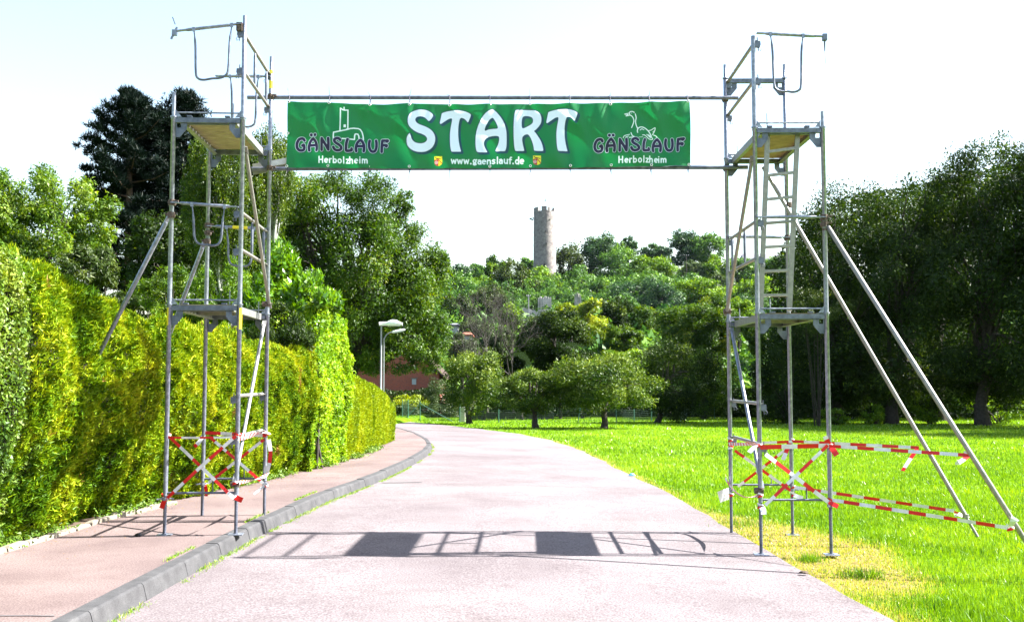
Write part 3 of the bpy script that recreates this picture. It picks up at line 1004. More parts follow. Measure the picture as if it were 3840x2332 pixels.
# cross tubes carrying the banner
YT = 12.50
def crosstube(label, a, b):
    a, b = at(*a, YT), at(*b, YT)
    o = empty('cross_tube', a, 0, None, label, 'steel tube')
    MB().tube([(0, 0, 0), b - a], .0243, 12).build('tube', M['steel_dark'], o)
    for T, lx in ((LT, HW), (RT, -HW)):
        q = tw(T, lx, BAY, 0)
        tt = (q[0] - a[0]) / (b[0] - a[0])
        z = a[2] + (b[2] - a[2]) * tt
        link_mesh('coupler', COUP, o, np.array((q[0], q[1], z)) - a, 0)
    return o
crosstube('upper steel tube running between the towers above the green banner', (928, 366), (2768, 368))
crosstube('lower steel tube running between the towers below the green banner', (944, 634), (2804, 628))

# aluminium board lying on the lower tube beside the left tower
a, b = at(948, 636, 12.7), at(1190, 592, 12.9)
pl = empty('aluminium_board', a, 0, None, 'pale aluminium board lying slanted behind the left end of the banner', 'board')
MB().bar((0, 0, .02), b - a + (0, 0, .02), .32, .02).build('board_top', M['alu'], pl)
dv, uv, vv = frame_of(b - a)
for sg in (-1, 1):
    MB().bar(uv * .16 * sg, b - a + uv * .16 * sg, .025, .07).build('board_edge', M['alu'], pl)

# ------------------------------------------------------------------ the banner and its print
IMG_S = 1.4
X0s, X1s, Y0s, Y1s = 1072.0, 2591.0, 378.0, 629.0
IW, IH = int((X1s - X0s) * IMG_S), int((Y1s - Y0s) * IMG_S)
img = np.zeros((IH, IW, 3), np.float32)
img[:] = (.0, .175, .042)
def blend(mask, y0, x0, col):
    h, w = mask.shape
    img[y0:y0 + h, x0:x0 + w] = img[y0:y0 + h, x0:x0 + w] * (1 - mask[..., None]) + np.array(col, np.float32) * mask[..., None]
def bbox(P, pad):
    x0 = max(int((P[:, 0].min() - X0s) * IMG_S - pad), 0)
    x1 = min(int((P[:, 0].max() - X0s) * IMG_S + pad) + 2, IW)
    y0 = max(int((P[:, 1].min() - Y0s) * IMG_S - pad), 0)
    y1 = min(int((P[:, 1].max() - Y0s) * IMG_S + pad) + 2, IH)
    return x0, x1, y0, y1
def px(P):
    return np.c_[(P[:, 0] - X0s) * IMG_S, (P[:, 1] - Y0s) * IMG_S]
def stroke(P, w, col, off=(0, 0), alpha=1.0, soft=.8):
    P = np.array(P, float) + off
    r = w * IMG_S / 2
    x0, x1, y0, y1 = bbox(P, r + 3)
    if x1 <= x0 or y1 <= y0: return
    gx_, gy_ = np.meshgrid(np.arange(x0, x1) + .5, np.arange(y0, y1) + .5)
    D = np.full(gx_.shape, 1e9)
    Q = px(P)
    for a, b in zip(Q[:-1], Q[1:]):
        ab = b - a
        t = np.clip(((gx_ - a[0]) * ab[0] + (gy_ - a[1]) * ab[1]) / (ab @ ab + 1e-9), 0, 1)
        D = np.minimum(D, np.hypot(gx_ - a[0] - t * ab[0], gy_ - a[1] - t * ab[1]))
    blend(np.clip((r - D) / soft + .5, 0, 1) * alpha, y0, x0, col)
def fill(polys, col, off=(0, 0), alpha=1.0, ss=3):
    A = np.concatenate(polys) + off
    x0, x1, y0, y1 = bbox(A, 2)
    acc = np.zeros((y1 - y0, x1 - x0))
    for sy in range(ss):
        for sx in range(ss):
            gx_, gy_ = np.meshgrid(np.arange(x0, x1) + (sx + .5) / ss, np.arange(y0, y1) + (sy + .5) / ss)
            ins = np.zeros(gx_.shape, bool)
            for P in polys:
                Q = px(np.array(P) + off)
                R = np.roll(Q, -1, 0)
                for (ax, ay), (bx, by) in zip(Q, R):
                    if ay == by: continue
                    c = ((ay > gy_) != (by > gy_)) & (gx_ < (bx - ax) * (gy_ - ay) / (by - ay) + ax)
                    ins ^= c
            acc += ins
    blend(acc / ss / ss * alpha, y0, x0, col)
def zz(pts, sc, ox, oy, dx=0, dy=0):
    return np.array([((u + dx) / sc + ox, (v + dy) / sc + oy) for u, v in pts])

S_ = [(250, 770), (205, 810), (175, 880), (170, 960), (190, 1060), (250, 1140), (330, 1200), (430, 1235), (540, 1243), (650, 1228), (750, 1185), (830, 1120), (885, 1030), (905, 930), (895, 830), (850, 740), (780, 670), (690, 615), (600, 575), (500, 535), (430, 490), (395, 430), (410, 370), (460, 335), (540, 328), (620, 350), (680, 400), (730, 448), (760, 448), (800, 405), (835, 350), (850, 310), (835, 270), (770, 215), (690, 175), (600, 155), (510, 150), (420, 165), (330, 205), (260, 265), (215, 345), (205, 440), (220, 540), (270, 620), (350, 690), (450, 745), (550, 780), (640, 825), (690, 880), (695, 940), (655, 990), (590, 1020), (520, 1027), (430, 1015), (360, 980), (310, 920), (280, 850), (262, 780)]
T_ = [(1080, 235), (1180, 195), (1300, 172), (1420, 165), (1540, 170), (1650, 190), (1740, 220), (1800, 255), (1815, 285), (1795, 350), (1765, 420), (1738, 465), (1690, 415), (1640, 375), (1580, 357), (1550, 365), (1525, 410), (1500, 520), (1488, 660), (1490, 800), (1505, 950), (1530, 1090), (1560, 1205), (1550, 1228), (1440, 1230), (1340, 1232), (1312, 1205), (1290, 1080), (1280, 900), (1282, 740), (1300, 580), (1325, 450), (1330, 375), (1300, 360), (1240, 380), (1150, 440), (1060, 505), (1030, 508), (1022, 480), (1040, 390), (1060, 290)]
A_ = [(170, 150), (215, 165), (290, 225), (380, 330), (450, 440), (505, 570), (535, 700), (545, 850), (545, 1000), (535, 1120), (510, 1200), (480, 1217), (380, 1217), (280, 1217), (262, 1190), (300, 1100), (340, 1000), (355, 910), (345, 850), (300, 828), (220, 825), (120, 835), (50, 855), (0, 890), (-35, 950), (-40, 1020), (-20, 1090), (15, 1160), (42, 1215), (30, 1225), (-80, 1226), (-190, 1226), (-230, 1190), (-250, 1080), (-255, 930), (-245, 780), (-215, 640), (-165, 510), (-90, 370), (-10, 270), (80, 195)]
Ac = [(178, 372), (200, 375), (240, 430), (285, 510), (315, 590), (315, 630), (290, 645), (180, 650), (80, 662), (10, 685), (-15, 680), (-15, 640), (10, 570), (60, 480), (110, 415), (150, 382)]
R_ = [(790, 168), (900, 160), (1050, 155), (1200, 157), (1290, 175), (1370, 220), (1420, 290), (1437, 380), (1425, 480), (1380, 560), (1310, 640), (1252, 692), (1290, 740), (1350, 830), (1410, 930), (1455, 1040), (1478, 1150), (1475, 1210), (1380, 1212), (1265, 1205), (1245, 1180), (1235, 1100), (1205, 990), (1160, 880), (1110, 810), (1070, 795), (1010, 815), (960, 860), (942, 920), (950, 1000), (975, 1120), (993, 1200), (980, 1215), (880, 1215), (785, 1212), (758, 1180), (740, 1080), (728, 900), (724, 700), (728, 500), (740, 340), (760, 220)]
Rc = [(1000, 320), (1080, 310), (1160, 322), (1210, 360), (1225, 420), (1210, 480), (1150, 540), (1070, 595), (1000, 635), (955, 643), (935, 610), (930, 500), (940, 400), (960, 350)]
K6 = 6.844
big = [[zz(S_, K6, 1500, 390)], [zz(T_, K6, 1500, 390)], [zz(A_, K6, 1820, 390), zz(Ac, K6, 1820, 390)], [zz(R_, K6, 1820, 390), zz(Rc, K6, 1820, 390)],
       [zz(T_, K6, 1500, 390) + (399.6, -3.8)]]
big = [[catmull(q, 4) for q in g] for g in big]
NAVY = (.006, .055, .085)
for g in big:
    for q in g:
        for o in ((0, 0), (2.5, 2), (5, 4), (7, 6)):
            stroke(np.r_[q, q[:1]], 6.0, NAVY, o, soft=1.6)
    for o in ((2, 2), (4.5, 4), (7, 6)):
        fill(g, NAVY, o, ss=2)
for g in big:
    fill(g, (.70, .80, .96))
# pictures above the small lettering
PALE = (.70, .82, .84)
K9 = 9.973
for P in ([(955, 1020), (960, 600), (965, 170), (1000, 190), (1050, 225), (1130, 245), (1245, 235), (1243, 600), (1245, 930), (1200, 970)],
          [(715, 1330), (715, 1210), (720, 1085), (950, 1030), (1200, 975), (1330, 930), (1460, 910), (1620, 915), (1700, 950), (1760, 1050), (1800, 1200), (1815, 1340)],
          [(1490, 1330), (1495, 1200), (1510, 1140), (1540, 1120), (1610, 1130), (1645, 1200), (1655, 1290)], [(1040, 1310), (1160, 1315), (1340, 1330), (1490, 1340)], [(1103, 140), (1103, 230)]):
    stroke(zz(P, K9, 1180, 390), 4.6, PALE)
fill([zz([(1085, 800), (1100, 780), (1160, 780), (1175, 800), (1175, 890), (1085, 885)], K9, 1180, 390)], PALE)
K61 = 6.16
for P, w in (([(1100, 130), (1050, 112), (1000, 125), (985, 160), (1000, 195), (1050, 225), (1085, 290), (1090, 340), (1065, 420), (1035, 490)], 3.4),
          ([(985, 150), (930, 165), (875, 180), (960, 185), (905, 220), (985, 205)], 2.6), ([(1125, 165), (1145, 250), (1130, 340), (1145, 430), (1175, 500)], 3.6),
          ([(1175, 600), (1170, 550), (1200, 490), (1270, 465), (1350, 490), (1430, 560), (1480, 640), (1500, 680)], 3.8), ([(1235, 540), (1275, 510), (1325, 530)], 2.6),
          ([(1430, 550), (1500, 530), (1580, 485), (1570, 560), (1525, 640)], 2.8), ([(1530, 580), (1560, 555)], 2),
          ([(1290, 655), (1350, 660), (1440, 740), (1510, 755), (1520, 720), (1390, 640)], 2.8), ([(1400, 640), (1480, 720)], 2.4), ([(1430, 635), (1490, 690)], 2.2),
          ([(840, 730), (870, 680), (990, 650)], 2.4), ([(1020, 610), (1050, 680), (1100, 710), (980, 720)], 3.2), ([(1550, 650), (1600, 670), (1630, 700)], 2.6), ([(900, 710), (960, 690)], 2.4), ([(1200, 715), (1295, 700)], 1.2)):
    stroke(catmull(zz(P, K61, 2200, 400), 5, False), w, PALE)
stroke(zz([(1033, 152), (1036, 152)], K61, 2200, 400), 2.2, PALE)
# GAENSLAUF
K63 = 6.318
gl = [[(318, 228), (300, 195), (250, 182), (190, 205), (150, 270), (135, 340), (150, 410), (195, 455), (240, 462), (295, 445), (313, 390), (300, 330), (268, 345)],
      [(432, 462), (425, 380), (450, 280), (500, 210), (530, 188)], [(530, 188), (575, 240), (610, 320), (615, 400), (608, 462)], [(440, 345), (600, 340)],
      [(738, 462), (740, 330), (745, 198)], [(745, 200), (800, 290), (850, 370), (900, 462)], [(902, 462), (907, 330), (902, 200)],
      [(1180, 232), (1150, 200), (1100, 193), (1050, 225), (1050, 270), (1090, 310), (1150, 345), (1200, 400), (1185, 455), (1110, 478), (1050, 455), (1020, 405)],
      [(1352, 215), (1325, 300), (1315, 400), (1320, 478), (1390, 480), (1445, 472), (1446, 435)],
      [(1557, 494), (1550, 412), (1575, 312), (1625, 242), (1655, 220)], [(1655, 220), (1700, 272), (1735, 352), (1740, 432), (1733, 494)], [(1565, 377), (1725, 372)],
      [(1865, 235), (1853, 330), (1870, 430), (1920, 495), (1990, 485), (2025, 400), (2028, 300), (2018, 235)],
      [(2168, 235), (2155, 350), (2152, 500)], [(2168, 232), (2290, 228), (2272, 250)], [(2160, 345), (2262, 338), (2258, 365)]]
def second(P):
    Q = zz(P, K63, 1090, 490)
    t = (Q[:, 0] - 1105) / 353.8
    return np.c_[2223.5 + t * 345.8, Q[:, 1] + 6.3 - 13.3 * t]
for tr in (lambda P: zz(P, K63, 1090, 490), second):
    strokes = [catmull(tr(P), 5, False) for P in gl]
    dots = [tr([(485, 102), (486, 102)]), tr([(577, 102), (578, 102)])]
    for P in strokes: stroke(P, 13.5, (.0, .06, .03), (2.2, 2.6), soft=3)
    for P in strokes: stroke(P, 13.6, (.52, .62, .72))
    for P in dots: stroke(P, 15, (.52, .62, .72))
    for P in strokes: stroke(P, 10.6, (.012, .008, .045))
    for P in dots: stroke(P, 11.6, (.012, .008, .045))
# small lettering: simple pen strokes in a box, x height 1
def arc(cx, cy, r, a0, a1, k=9, ry=None):
    return [(cx + r * cos(radians(a)), cy + (ry or r) * sin(radians(a))) for a in np.linspace(a0, a1, k)]
PEN = {
 'H': [[(-.42, 0), (-.42, 1.5)], [(.42, 0), (.42, 1.5)], [(-.42, .75), (.42, .75)]],
 'e': [[(-.32, .52), (.34, .56)] + arc(0, .5, .36, 8, 300, 10, .46)],
 'r': [[(-.2, 0), (-.2, .96)], [(-.2, .6), (-.02, .9), (.26, .93)]],
 'b': [[(-.34, 0), (-.34, 1.5)], arc(0, .46, .34, 0, 360, 12, .44)],
 'o': [arc(0, .48, .37, 0, 360, 12, .46)],
 'l': [[(0, 0), (0, 1.5)]],
 'z': [[(-.3, .92), (.3, .92), (-.3, .04), (.32, .04)]],
 'h': [[(-.32, 0), (-.32, 1.5)], [(-.32, .6), (-.1, .92), (.2, .9), (.32, .65), (.32, 0)]],
 'i': [[(0, 0), (0, .95)], [(0, 1.38), (0, 1.39)]],
 'm': [[(-.55, 0), (-.55, .95)], [(-.55, .65), (-.35, .92), (-.12, .9), (0, .65), (0, 0)], [(0, .65), (.2, .92), (.43, .9), (.55, .65), (.55, 0)]],
 'w': [[(-.5, .95), (-.28, .06), (0, .85), (.28, .06), (.5, .95)]],
 '.': [[(0, .06), (.01, .06)]],
 'g': [arc(-.03, .62, .3, 0, 360, 10, .33), [(.2, .85), (.38, .98)], [(-.3, .1), (.2, .1), (.3, -.1), (0, -.22), (-.3, -.15), (-.25, .05), (-.1, .25)]],
 'a': [[(-.25, .86), (.05, .95), (.28, .75), (.3, 0)], arc(-.02, .3, .3, 0, 360, 10, .3)],
 'n': [[(-.32, 0), (-.32, .95)], [(-.32, .6), (-.1, .92), (.2, .9), (.32, .65), (.32, 0)]],
 's': [[(.27, .85), (0, .95), (-.26, .76), (-.1, .55), (.18, .42), (.27, .2), (0, .03), (-.3, .12)]],
 'u': [[(-.32, .95), (-.32, .3), (-.15, .04), (.12, .06), (.32, .3)], [(.32, .95), (.32, 0)]],
 'f': [[(-.08, 0), (-.08, 1.15), (.05, 1.42), (.25, 1.42)], [(-.28, .92), (.22, .92)]],
 'd': [arc(0, .46, .34, 0, 360, 12, .44), [(.34, 0), (.34, 1.5)]]}
def write(txt, xs_, y0_, y1_, xh, w, wx=None):
    for i, (ch, x) in enumerate(zip(txt, xs_)):
        y = y0_ + (y1_ - y0_) * (x - xs_[0]) / (xs_[-1] - xs_[0])
        for P in PEN[ch]:
            Q = np.array([(x + a * (wx or xh), y - b * xh) for a, b in P])
            stroke(Q, w * (1.35 if ch == '.' else 1), (.72, .84, .86))
hx_ = np.array([715, 845, 945, 1048, 1160, 1253, 1345, 1430, 1555, 1645, 1760]) / K63 + 1090
write('Herbolzheim', hx_, 610, 613.5, 15.5, 4.4, 16)
t_ = (hx_ - 1105) / 353.8
hx2 = 2200 + np.array([785, 915, 1010, 1110, 1225, 1315, 1395, 1485, 1605, 1668, 1775]) / K61
write('Herbolzheim', hx2, 610.5, 608.5, 15.5, 4.4, 15.5)
wx_ = np.array([545, 668, 795, 885, 965, 1060, 1150, 1248, 1342, 1420, 1490, 1590, 1680, 1735, 1815, 1912]) / 5.357 + 1600
write('www.gaenslauf.de', wx_, 615.5, 614, 16.5, 4.8, 17.5)
def crest(dx, dy):
    sh = np.array([(155, 92), (312, 92), (312, 220), (300, 250), (270, 272), (230, 280), (190, 270), (165, 250), (155, 220)], float)
    f = lambda P: np.array([((u + dx) / 5.357 + 1600, (v + dy) / 5.357 + 570) for u, v in P])
    fill([f(sh)], (.78, .68, .03))
    fill([f([(155, 165), (235, 160), (240, 185), (232, 280), (190, 270), (165, 250), (155, 220)])], (.36, .03, .03))
    stroke(f([(165, 168), (240, 158), (305, 235)]), 3.4, (.36, .03, .03))
    stroke(f([(175, 110), (200, 130), (240, 135), (295, 152)]), 2.8, (.09, .02, .02))
    stroke(f([(185, 150), (200, 132), (215, 145), (235, 140)]), 1.8, (.09, .02, .02))
    stroke(f(arc(193, 212, 28, 0, 360, 14)), 1.5, (.75, .6, .6))
    stroke(f(arc(193, 212, 9, 0, 360, 8)), 1.3, (.75, .6, .6))
crest(0, 0)
crest(1982, -12)
im = bpy.data.images.new('banner_print', IW, IH, alpha=False, float_buffer=True)
im.colorspace_settings.name = 'Linear Rec.709' if 'Linear Rec.709' in [i.name for i in bpy.types.ColorManagedInputColorspaceSettings.bl_rna.properties['name'].enum_items] else im.colorspace_settings.name
rgba = np.ones((IH, IW, 4), np.float32)
rgba[..., :3] = img[::-1]
im.pixels.foreach_set(rgba.ravel())
im.update()
im.pack()

m, nt_ = new_mat('banner_vinyl')
uv = N(nt_, 'ShaderNodeUVMap')
ti = N(nt_, 'ShaderNodeTexImage')
ti.image = im
ti.extension = 'EXTEND'
nt_.links.new(uv.outputs[0], ti.inputs[0])
p_ = N(nt_, 'ShaderNodeBsdfPrincipled')
p_.inputs['Roughness'].default_value = 0.38
nt_.links.new(ti.outputs[0], p_.inputs['Base Color'])
tl = N(nt_, 'ShaderNodeBsdfTranslucent')
nt_.links.new(ti.outputs[0], tl.inputs[0])
ms = N(nt_, 'ShaderNodeMixShader')
ms.inputs[0].default_value = .3
nt_.links.new(p_.outputs[0], ms.inputs[1])
nt_.links.new(tl.outputs[0], ms.inputs[2])
o_ = N(nt_, 'ShaderNodeOutputMaterial')
nt_.links.new(ms.outputs[0], o_.inputs[0])
M['banner'] = m

YB = 12.44
bo = at(1078, 630, YB)
bn = empty('banner', bo, 0, None, 'green vinyl start banner tied with black cable ties between the two scaffold towers', 'banner')
nu, nv = 180, 34
V, UV = [], []
top_eye = [1083, 1235, 1386, 1535, 1686, 1837, 1988, 2138, 2289, 2436, 2580]
def wave(u, v):
    # folds that run diagonally away from the eyelets, and a slack lower half
    y = 0
    for k, e in enumerate(np.linspace(0, 1, 11)):
        sl = (.055, -.03, .07, .02, .06, -.05, .03, .075, -.02, .06, -.04)[k]
        dx = (u - e - (1 - v) * sl)
        y += .016 * math.exp(-(dx / .012) ** 2) * (v ** .7) * (-1) ** k
    y += .030 * sin(u * 27 + v * 3.4) * sin(pi * v) + .014 * sin(u * 57 - v * 4) * (1 - v) + .008 * sin(u * 90 + 5 * v)
    return y
for j in range(nv + 1):
    v = j / nv                      # 0 bottom, 1 top
    for i in range(nu + 1):
        u = i / nu
        top = np.interp(u, [0, .12, .22, .3, .4, .6, .75, .88, 1], [380, 386, 392, 388, 391, 390, 387, 384, 378]) + 1.6 * (sin(pi * u * 10) ** 2) * (v > .9)
        bot = np.interp(u, [0, .3, .5, .7, 1], [628, 633, 632, 630, 622])
        sx = (1078 * v + 1073 * (1 - v)) * (1 - u) + (2587 * v + 2590 * (1 - v)) * u
        sy = top * v + bot * (1 - v)
        q = at(sx, sy, YB) - bo
        V.append((q[0], wave(u, v), q[2]))
        UV.append(((sx - X0s) / (X1s - X0s), 1 - (sy - Y0s) / (Y1s - Y0s)))
Fs = []
for j in range(nv):
    for i in range(nu):
        a = j * (nu + 1) + i
        Fs.append((a, a + 1, a + nu + 2, a + nu + 1))
sheet = MB().add(V, Fs, 0, True).build('banner_sheet', M['banner'], bn)
ul = sheet.data.uv_layers.new(name='UVMap')
li = np.empty(len(sheet.data.loops), np.int32)
sheet.data.loops.foreach_get('vertex_index', li)
ul.data.foreach_set('uv', np.array(UV, np.float32)[li].ravel())
# eyelets and cable ties
EYE = MB()
EYE.tube([(0.013 * cos(a), -.004, .013 * sin(a)) for a in np.linspace(0, 2 * pi, 13)], .0045, 6, cap=False)
EYE = EYE.mesh('eyelet', M['eyelet'])
def eye(sx, sy):
    q = at(sx, sy, YB) - bo
    return link_mesh('eyelet', EYE, bn, (q[0], -.006, q[2]))
tl_top = [(1083, 383, 332), (1234, 386, 326), (1387, 394, 346), (1535, 393, 336), (1686, 396, 354), (1837, 394, 360), (1988, 391, 332), (2138, 390, 370), (2289, 392, 346), (2436, 386, 336), (2580, 381, 364)]
tl_bot = [(1076, 624, 668), (1230, 622, 664), (1382, 625, 662), (1535, 625, 678), (1686, 625, 682), (1837, 625, 680), (1989, 623, 662), (2139, 622, 675), (2292, 620, 668), (2443, 619, 673), (2583, 618, 667)]
for rows, up in ((tl_top, 1), (tl_bot, -1)):
    for sx, sy, se in rows:
        eye(sx, sy)
        a = at(sx, sy, YB) - bo
        zc = at(sx, 366 if up > 0 else 637, YT) - bo
        e = at(sx + rng.normal(0, 5), se, YT - .02) - bo
        P = [a + (0, -.008, 0), (a[0], YT - YB - .031, zc[2]), (a[0], YT - YB - .022, zc[2] + up * .022), (a[0], YT - YB, zc[2] + up * .03), (a[0], YT - YB + .03, zc[2]), (a[0], .012, a[2])]
        mb = MB().tube(P, .0042, 5)
        P2 = [(a[0], YT - YB - .03, zc[2] + up * .012), e]
        mb.tube(P2, [.0035, .0012], 4)
        mb.build('cable_tie', M['tie'], bn)
eye(1080, 501)
eye(2584, 500)

# ------------------------------------------------------------------ hedges
def hedge_y(sx):
    ys_ = np.linspace(4, float(HEDGE[-1, 1]), 800)
    xs_ = x_on(HEDGE, ys_)
    u = 1920 + xs_ / ys_ * F
    return float(ys_[np.argmin(abs(u - sx))])
def hprof(pts):
    """(display x, display y of the top) -> arrays of y and top height"""
    Y, Z = [], []
    for x, y in pts:
        yy = hedge_y(x * DD)
        Y.append(yy)
        Z.append(at(x * DD, y * DD, yy)[2])
    return np.array(Y), np.array(Z)

def hedge(label, y0, y1, prof, mat, n, ln, wd, style='spray', bump=.14, thick=1.2, bulge=0.0, core='twigs', ends=(True, True), seed=1, brown=0.0, cat='hedge', ground=0.02, groups=None):
    r = np.random.default_rng(seed)
    ym = (y0 + y1) / 2
    o = np.array([float(x_on(HEDGE, ym)), ym, float(fall(ym))])
    root = empty('hedge', o, 0, None, label, cat, groups)
    top = lambda y: np.interp(y, prof[0], prof[1]) - np.interp(y, [9, 14, 18], [.14, .08, 0])
    hmax = max(top(y0), top(y1), top(ym))
    aF, aT, aE = (y1 - y0) * hmax, (y1 - y0) * thick * .7, thick * hmax * 2.2
    parts_ = [('f', aF), ('t', aT)] + ([('a', aE)] if ends[0] else []) + ([('b', aE)] if ends[1] else [])
    tot = sum(p[1] for p in parts_)
    Cs, Ns = [], []
    bul = lambda y: np.interp(y, [8, 11, 13, 15, 18, 21, 28], [.55, .68, .62, .40, .25, .18, .10])
    def nrm(y):
        dx = (x_on(HEDGE, y + .3) - x_on(HEDGE, y - .3)) / .6
        v = np.stack([np.ones_like(dx), -dx, np.zeros_like(dx)], -1)
        return norm(v)
    for p, a in parts_:
        k = int(n * a / tot)
        if p == 'f':
            y = r.uniform(y0, y1, k); z = r.uniform(0, 1, k) ** .95 * top(y) + fall(y)
            nn = nrm(y)
            c = np.stack([x_on(HEDGE, y), y, z], -1)
            zr = np.clip((z - fall(y)) / top(y), 0, 1)
            c += nn * (bul(y) * np.sin(np.pi * (zr * .72 + .06)))[:, None]
            # rounded shoulder
            sh = np.clip((z - fall(y)) / top(y) - .88, 0, .12) / .12
            c -= nn * (sh ** 2 * .22)[:, None]
            nn = norm(nn + np.stack([0 * sh, 0 * sh, sh * .9], -1))
        elif p == 't':
            y = r.uniform(y0, y1, k); t = r.uniform(0, thick, k)
            nn0 = nrm(y)
            c = np.stack([x_on(HEDGE, y), y, top(y) + fall(y)], -1) - nn0 * (t + .15 - bul(y) * .6)[:, None]
            nn = np.tile((0, 0, 1.0), (k, 1))
        else:
            yy = y0 if p == 'a' else y1
            t = r.uniform(0, thick, k); z = r.uniform(0, 1, k) * top(yy)
            nn0 = nrm(np.full(k, yy))
            c = np.stack([np.full(k, x_on(HEDGE, yy)), np.full(k, yy), z + fall(yy)], -1) - nn0 * (t - bul(yy) * .7)[:, None]
            nn = np.tile((0, -1.0 if p == 'a' else 1.0, 0), (k, 1))
        Cs.append(c); Ns.append(nn)
    C, Nn = np.concatenate(Cs), np.concatenate(Ns)
    n = len(C)
    big_ = vnoise(C * (1, 1, .5), 1.25, seed)
    mid_ = vnoise(C * (1, 1, .38), 4.2, seed + 1)
    sml_ = vnoise(C, 11, seed + 2)
    h = (big_ - .5) * bump * .9 + (mid_ - .5) * bump * 1.6 + (sml_ - .5) * bump * .9
    C = C + Nn * (h - np.abs(r.normal(0, .045, n)))[:, None]
    J = r.normal(size=(n, 3))
    if style == 'spray':
        D = norm(J * .55 + Nn * .75 + (0, 0, .55))
        P = norm(r.normal(size=(n, 3)) + Nn * .3)
    elif style == 'leaf':
        D = norm(J * .9 + Nn * .4)
        P = norm(r.normal(size=(n, 3)) * .7 + Nn * .9)
    else:
        D = norm(J * .5 + Nn * .5 + (0, 0, .9))
        P = norm(r.normal(size=(n, 3)) * .6 + Nn * .9)
    l = ln * r.uniform(.55, 1.5, n)
    V = leaves(C, D, P, l, wd * r.uniform(.7, 1.3, n))
    patch = vnoise(C * (1, 1, .7), 1.7, seed + 5)
    fine = vnoise(C * (1, 1, .8), 6, seed + 6)
    tint = .42 + (patch - .5) * .5 + (fine - .5) * .55 + r.normal(0, .14, n)
    tint = np.clip(tint, 0, .86)
    if brown:
        bn_ = vnoise(C, 2.3, seed + 8) * .6 + vnoise(C, 6.5, seed + 9) * .4
        b = bn_ > (1 - brown)
        tint[b & (r.uniform(0, 1, n) < .7)] = .96
    V -= o
    link_mesh('foliage', fast_mesh('foliage', V, 3, tint, L[mat]), root)
    # twiggy core behind the leaves
    k = 14
    yy = np.linspace(y0 + .1, y1 - .1, k)
    nn = nrm(yy)
    rows = []
    for i, y in enumerate(yy):
        b = np.array([x_on(HEDGE, y), y, float(fall(y))])
        tz = float(top(y)) - .17
        for t, z in ((.17, -.02), (.15, tz * .5), (.2, tz), (thick - .05, tz), (thick, -.02)):
            rows.append(b - nn[i] * t + (0, 0, z) - o)
    Fs = [(i * 5 + c, (i + 1) * 5 + c, (i + 1) * 5 + c + 1, i * 5 + c + 1) for i in range(k - 1) for c in range(4)]
    Fs += [tuple(range(5)), tuple(range((k - 1) * 5, k * 5))[::-1]]
    MB().add(rows, Fs).build('inner_branches', M[core], root)
    return root

pm = hprof([(-200, 470), (0, 590), (60, 618), (150, 668), (250, 722), (330, 748), (400, 760), (480, 772), (560, 800), (640, 836), (690, 826), (740, 800)])
hedge('dark green small leaved hedge at the left edge beside the pavement', 5.0, 10.15, pm, 'privet', 80000, .036, .024, 'leaf', .10, seed=11, ends=(False, False))
hedge('long yellow green conifer hedge behind the scaffold on the pavement', 9.8, 19.2, pm, 'thuja', 300000, .064, .018, 'spray', .17, seed=12, brown=.22, ends=(False, True))
pc = hprof([(735, 790), (744, 735), (756, 700), (770, 690), (795, 715), (822, 755)])
hedge('tall pale green clipped hedge column where the conifer hedge ends', hedge_y(735 * DD), hedge_y(822 * DD), pc, 'column', 60000, .06, .034, 'leaf', .19, seed=13, ends=(True, True), thick=.9)
pf = hprof([(820, 872), (850, 884), (880, 897), (905, 905), (930, 925), (946, 948)])
hedge('smooth olive coloured clipped hedge at the bend of the pavement', hedge_y(822 * DD), float(HEDGE[-1, 1]), pf, 'clipped', 95000, .055, .02, 'spray', .05, seed=14, ends=(False, True))

def bush(label, sx, sy, rx, ry, Y, mat, n, leaf, cat='bush', name='bush', **k):
    """a shrub given by its display centre and half sizes"""
    c = at(sx * DD, sy * DD, Y)
    wx, wz = rx * DD / F * Y, ry * DD / F * Y
    gz_ = float(ground_z(c[0], Y))
    root = empty(name, (c[0], Y, gz_), 0, None, label, cat)
    k.setdefault('nclump', 26)
    V, t, cc, cr = crown_verts(wx, (wx + wz) / 2, wz, n, leaf, **k)
    off = np.array([0, 0, c[2] - gz_])
    link_mesh('foliage', fast_mesh('foliage', V + off, 3, t, L[mat]), root)
    mb = MB()
    rr = np.random.default_rng(k.get('seed', 0))
    for p in cc[:9]:
        b = np.array([rr.normal(0, .1), rr.normal(0, .1), -.05])
        mb.tube([b, (b + p * .9 + off) / 2 + (0, 0, .1), p * .9 + off], [.03, .02, .006], 5, cap=False)
    mb.build('stems', M['bark'], root)
    return root

# laurel standing over the conifer hedge
bush('glossy dark laurel bush rising above the hedge behind the scaffold', 680, 735, 92, 118, 20.3, 'laurel', 19000, .125, aspect=.42, nclump=44, clump=.30, droop=-1.1, seed=21, inner=.35)
bush('glossy bright laurel shoots leaning over the pale hedge column', 752, 752, 60, 66, 19.8, 'laurel', 7500, .12, aspect=.42, nclump=26, clump=.32, droop=-1.2, seed=22)
bush('feathery dark conifer shrub below the laurel bush', 668, 800, 78, 62, 18.9, 'forest', 15000, .07, aspect=.3, nclump=26, clump=.34, droop=-.6, seed=23)
bush('green garden shrub behind the hedge between the posts of the left tower', 545, 705, 75, 75, 24, 'bright', 12000, .07, aspect=.35, droop=-.8, seed=24, clump=.26, nclump=40)
bush('green shrub behind the hedge left of the scaffold with narrow pale leaves', 400, 708, 75, 62, 24.5, 'locust', 9000, .09, aspect=.28, droop=.1, seed=25, clump=.28, nclump=34)
bush('mixed brown green shrub between the locust tree and the hedge', 205, 650, 75, 50, 19, 'olive', 6500, .09, aspect=.3, droop=.7, seed=26, clump=.28, nclump=30)
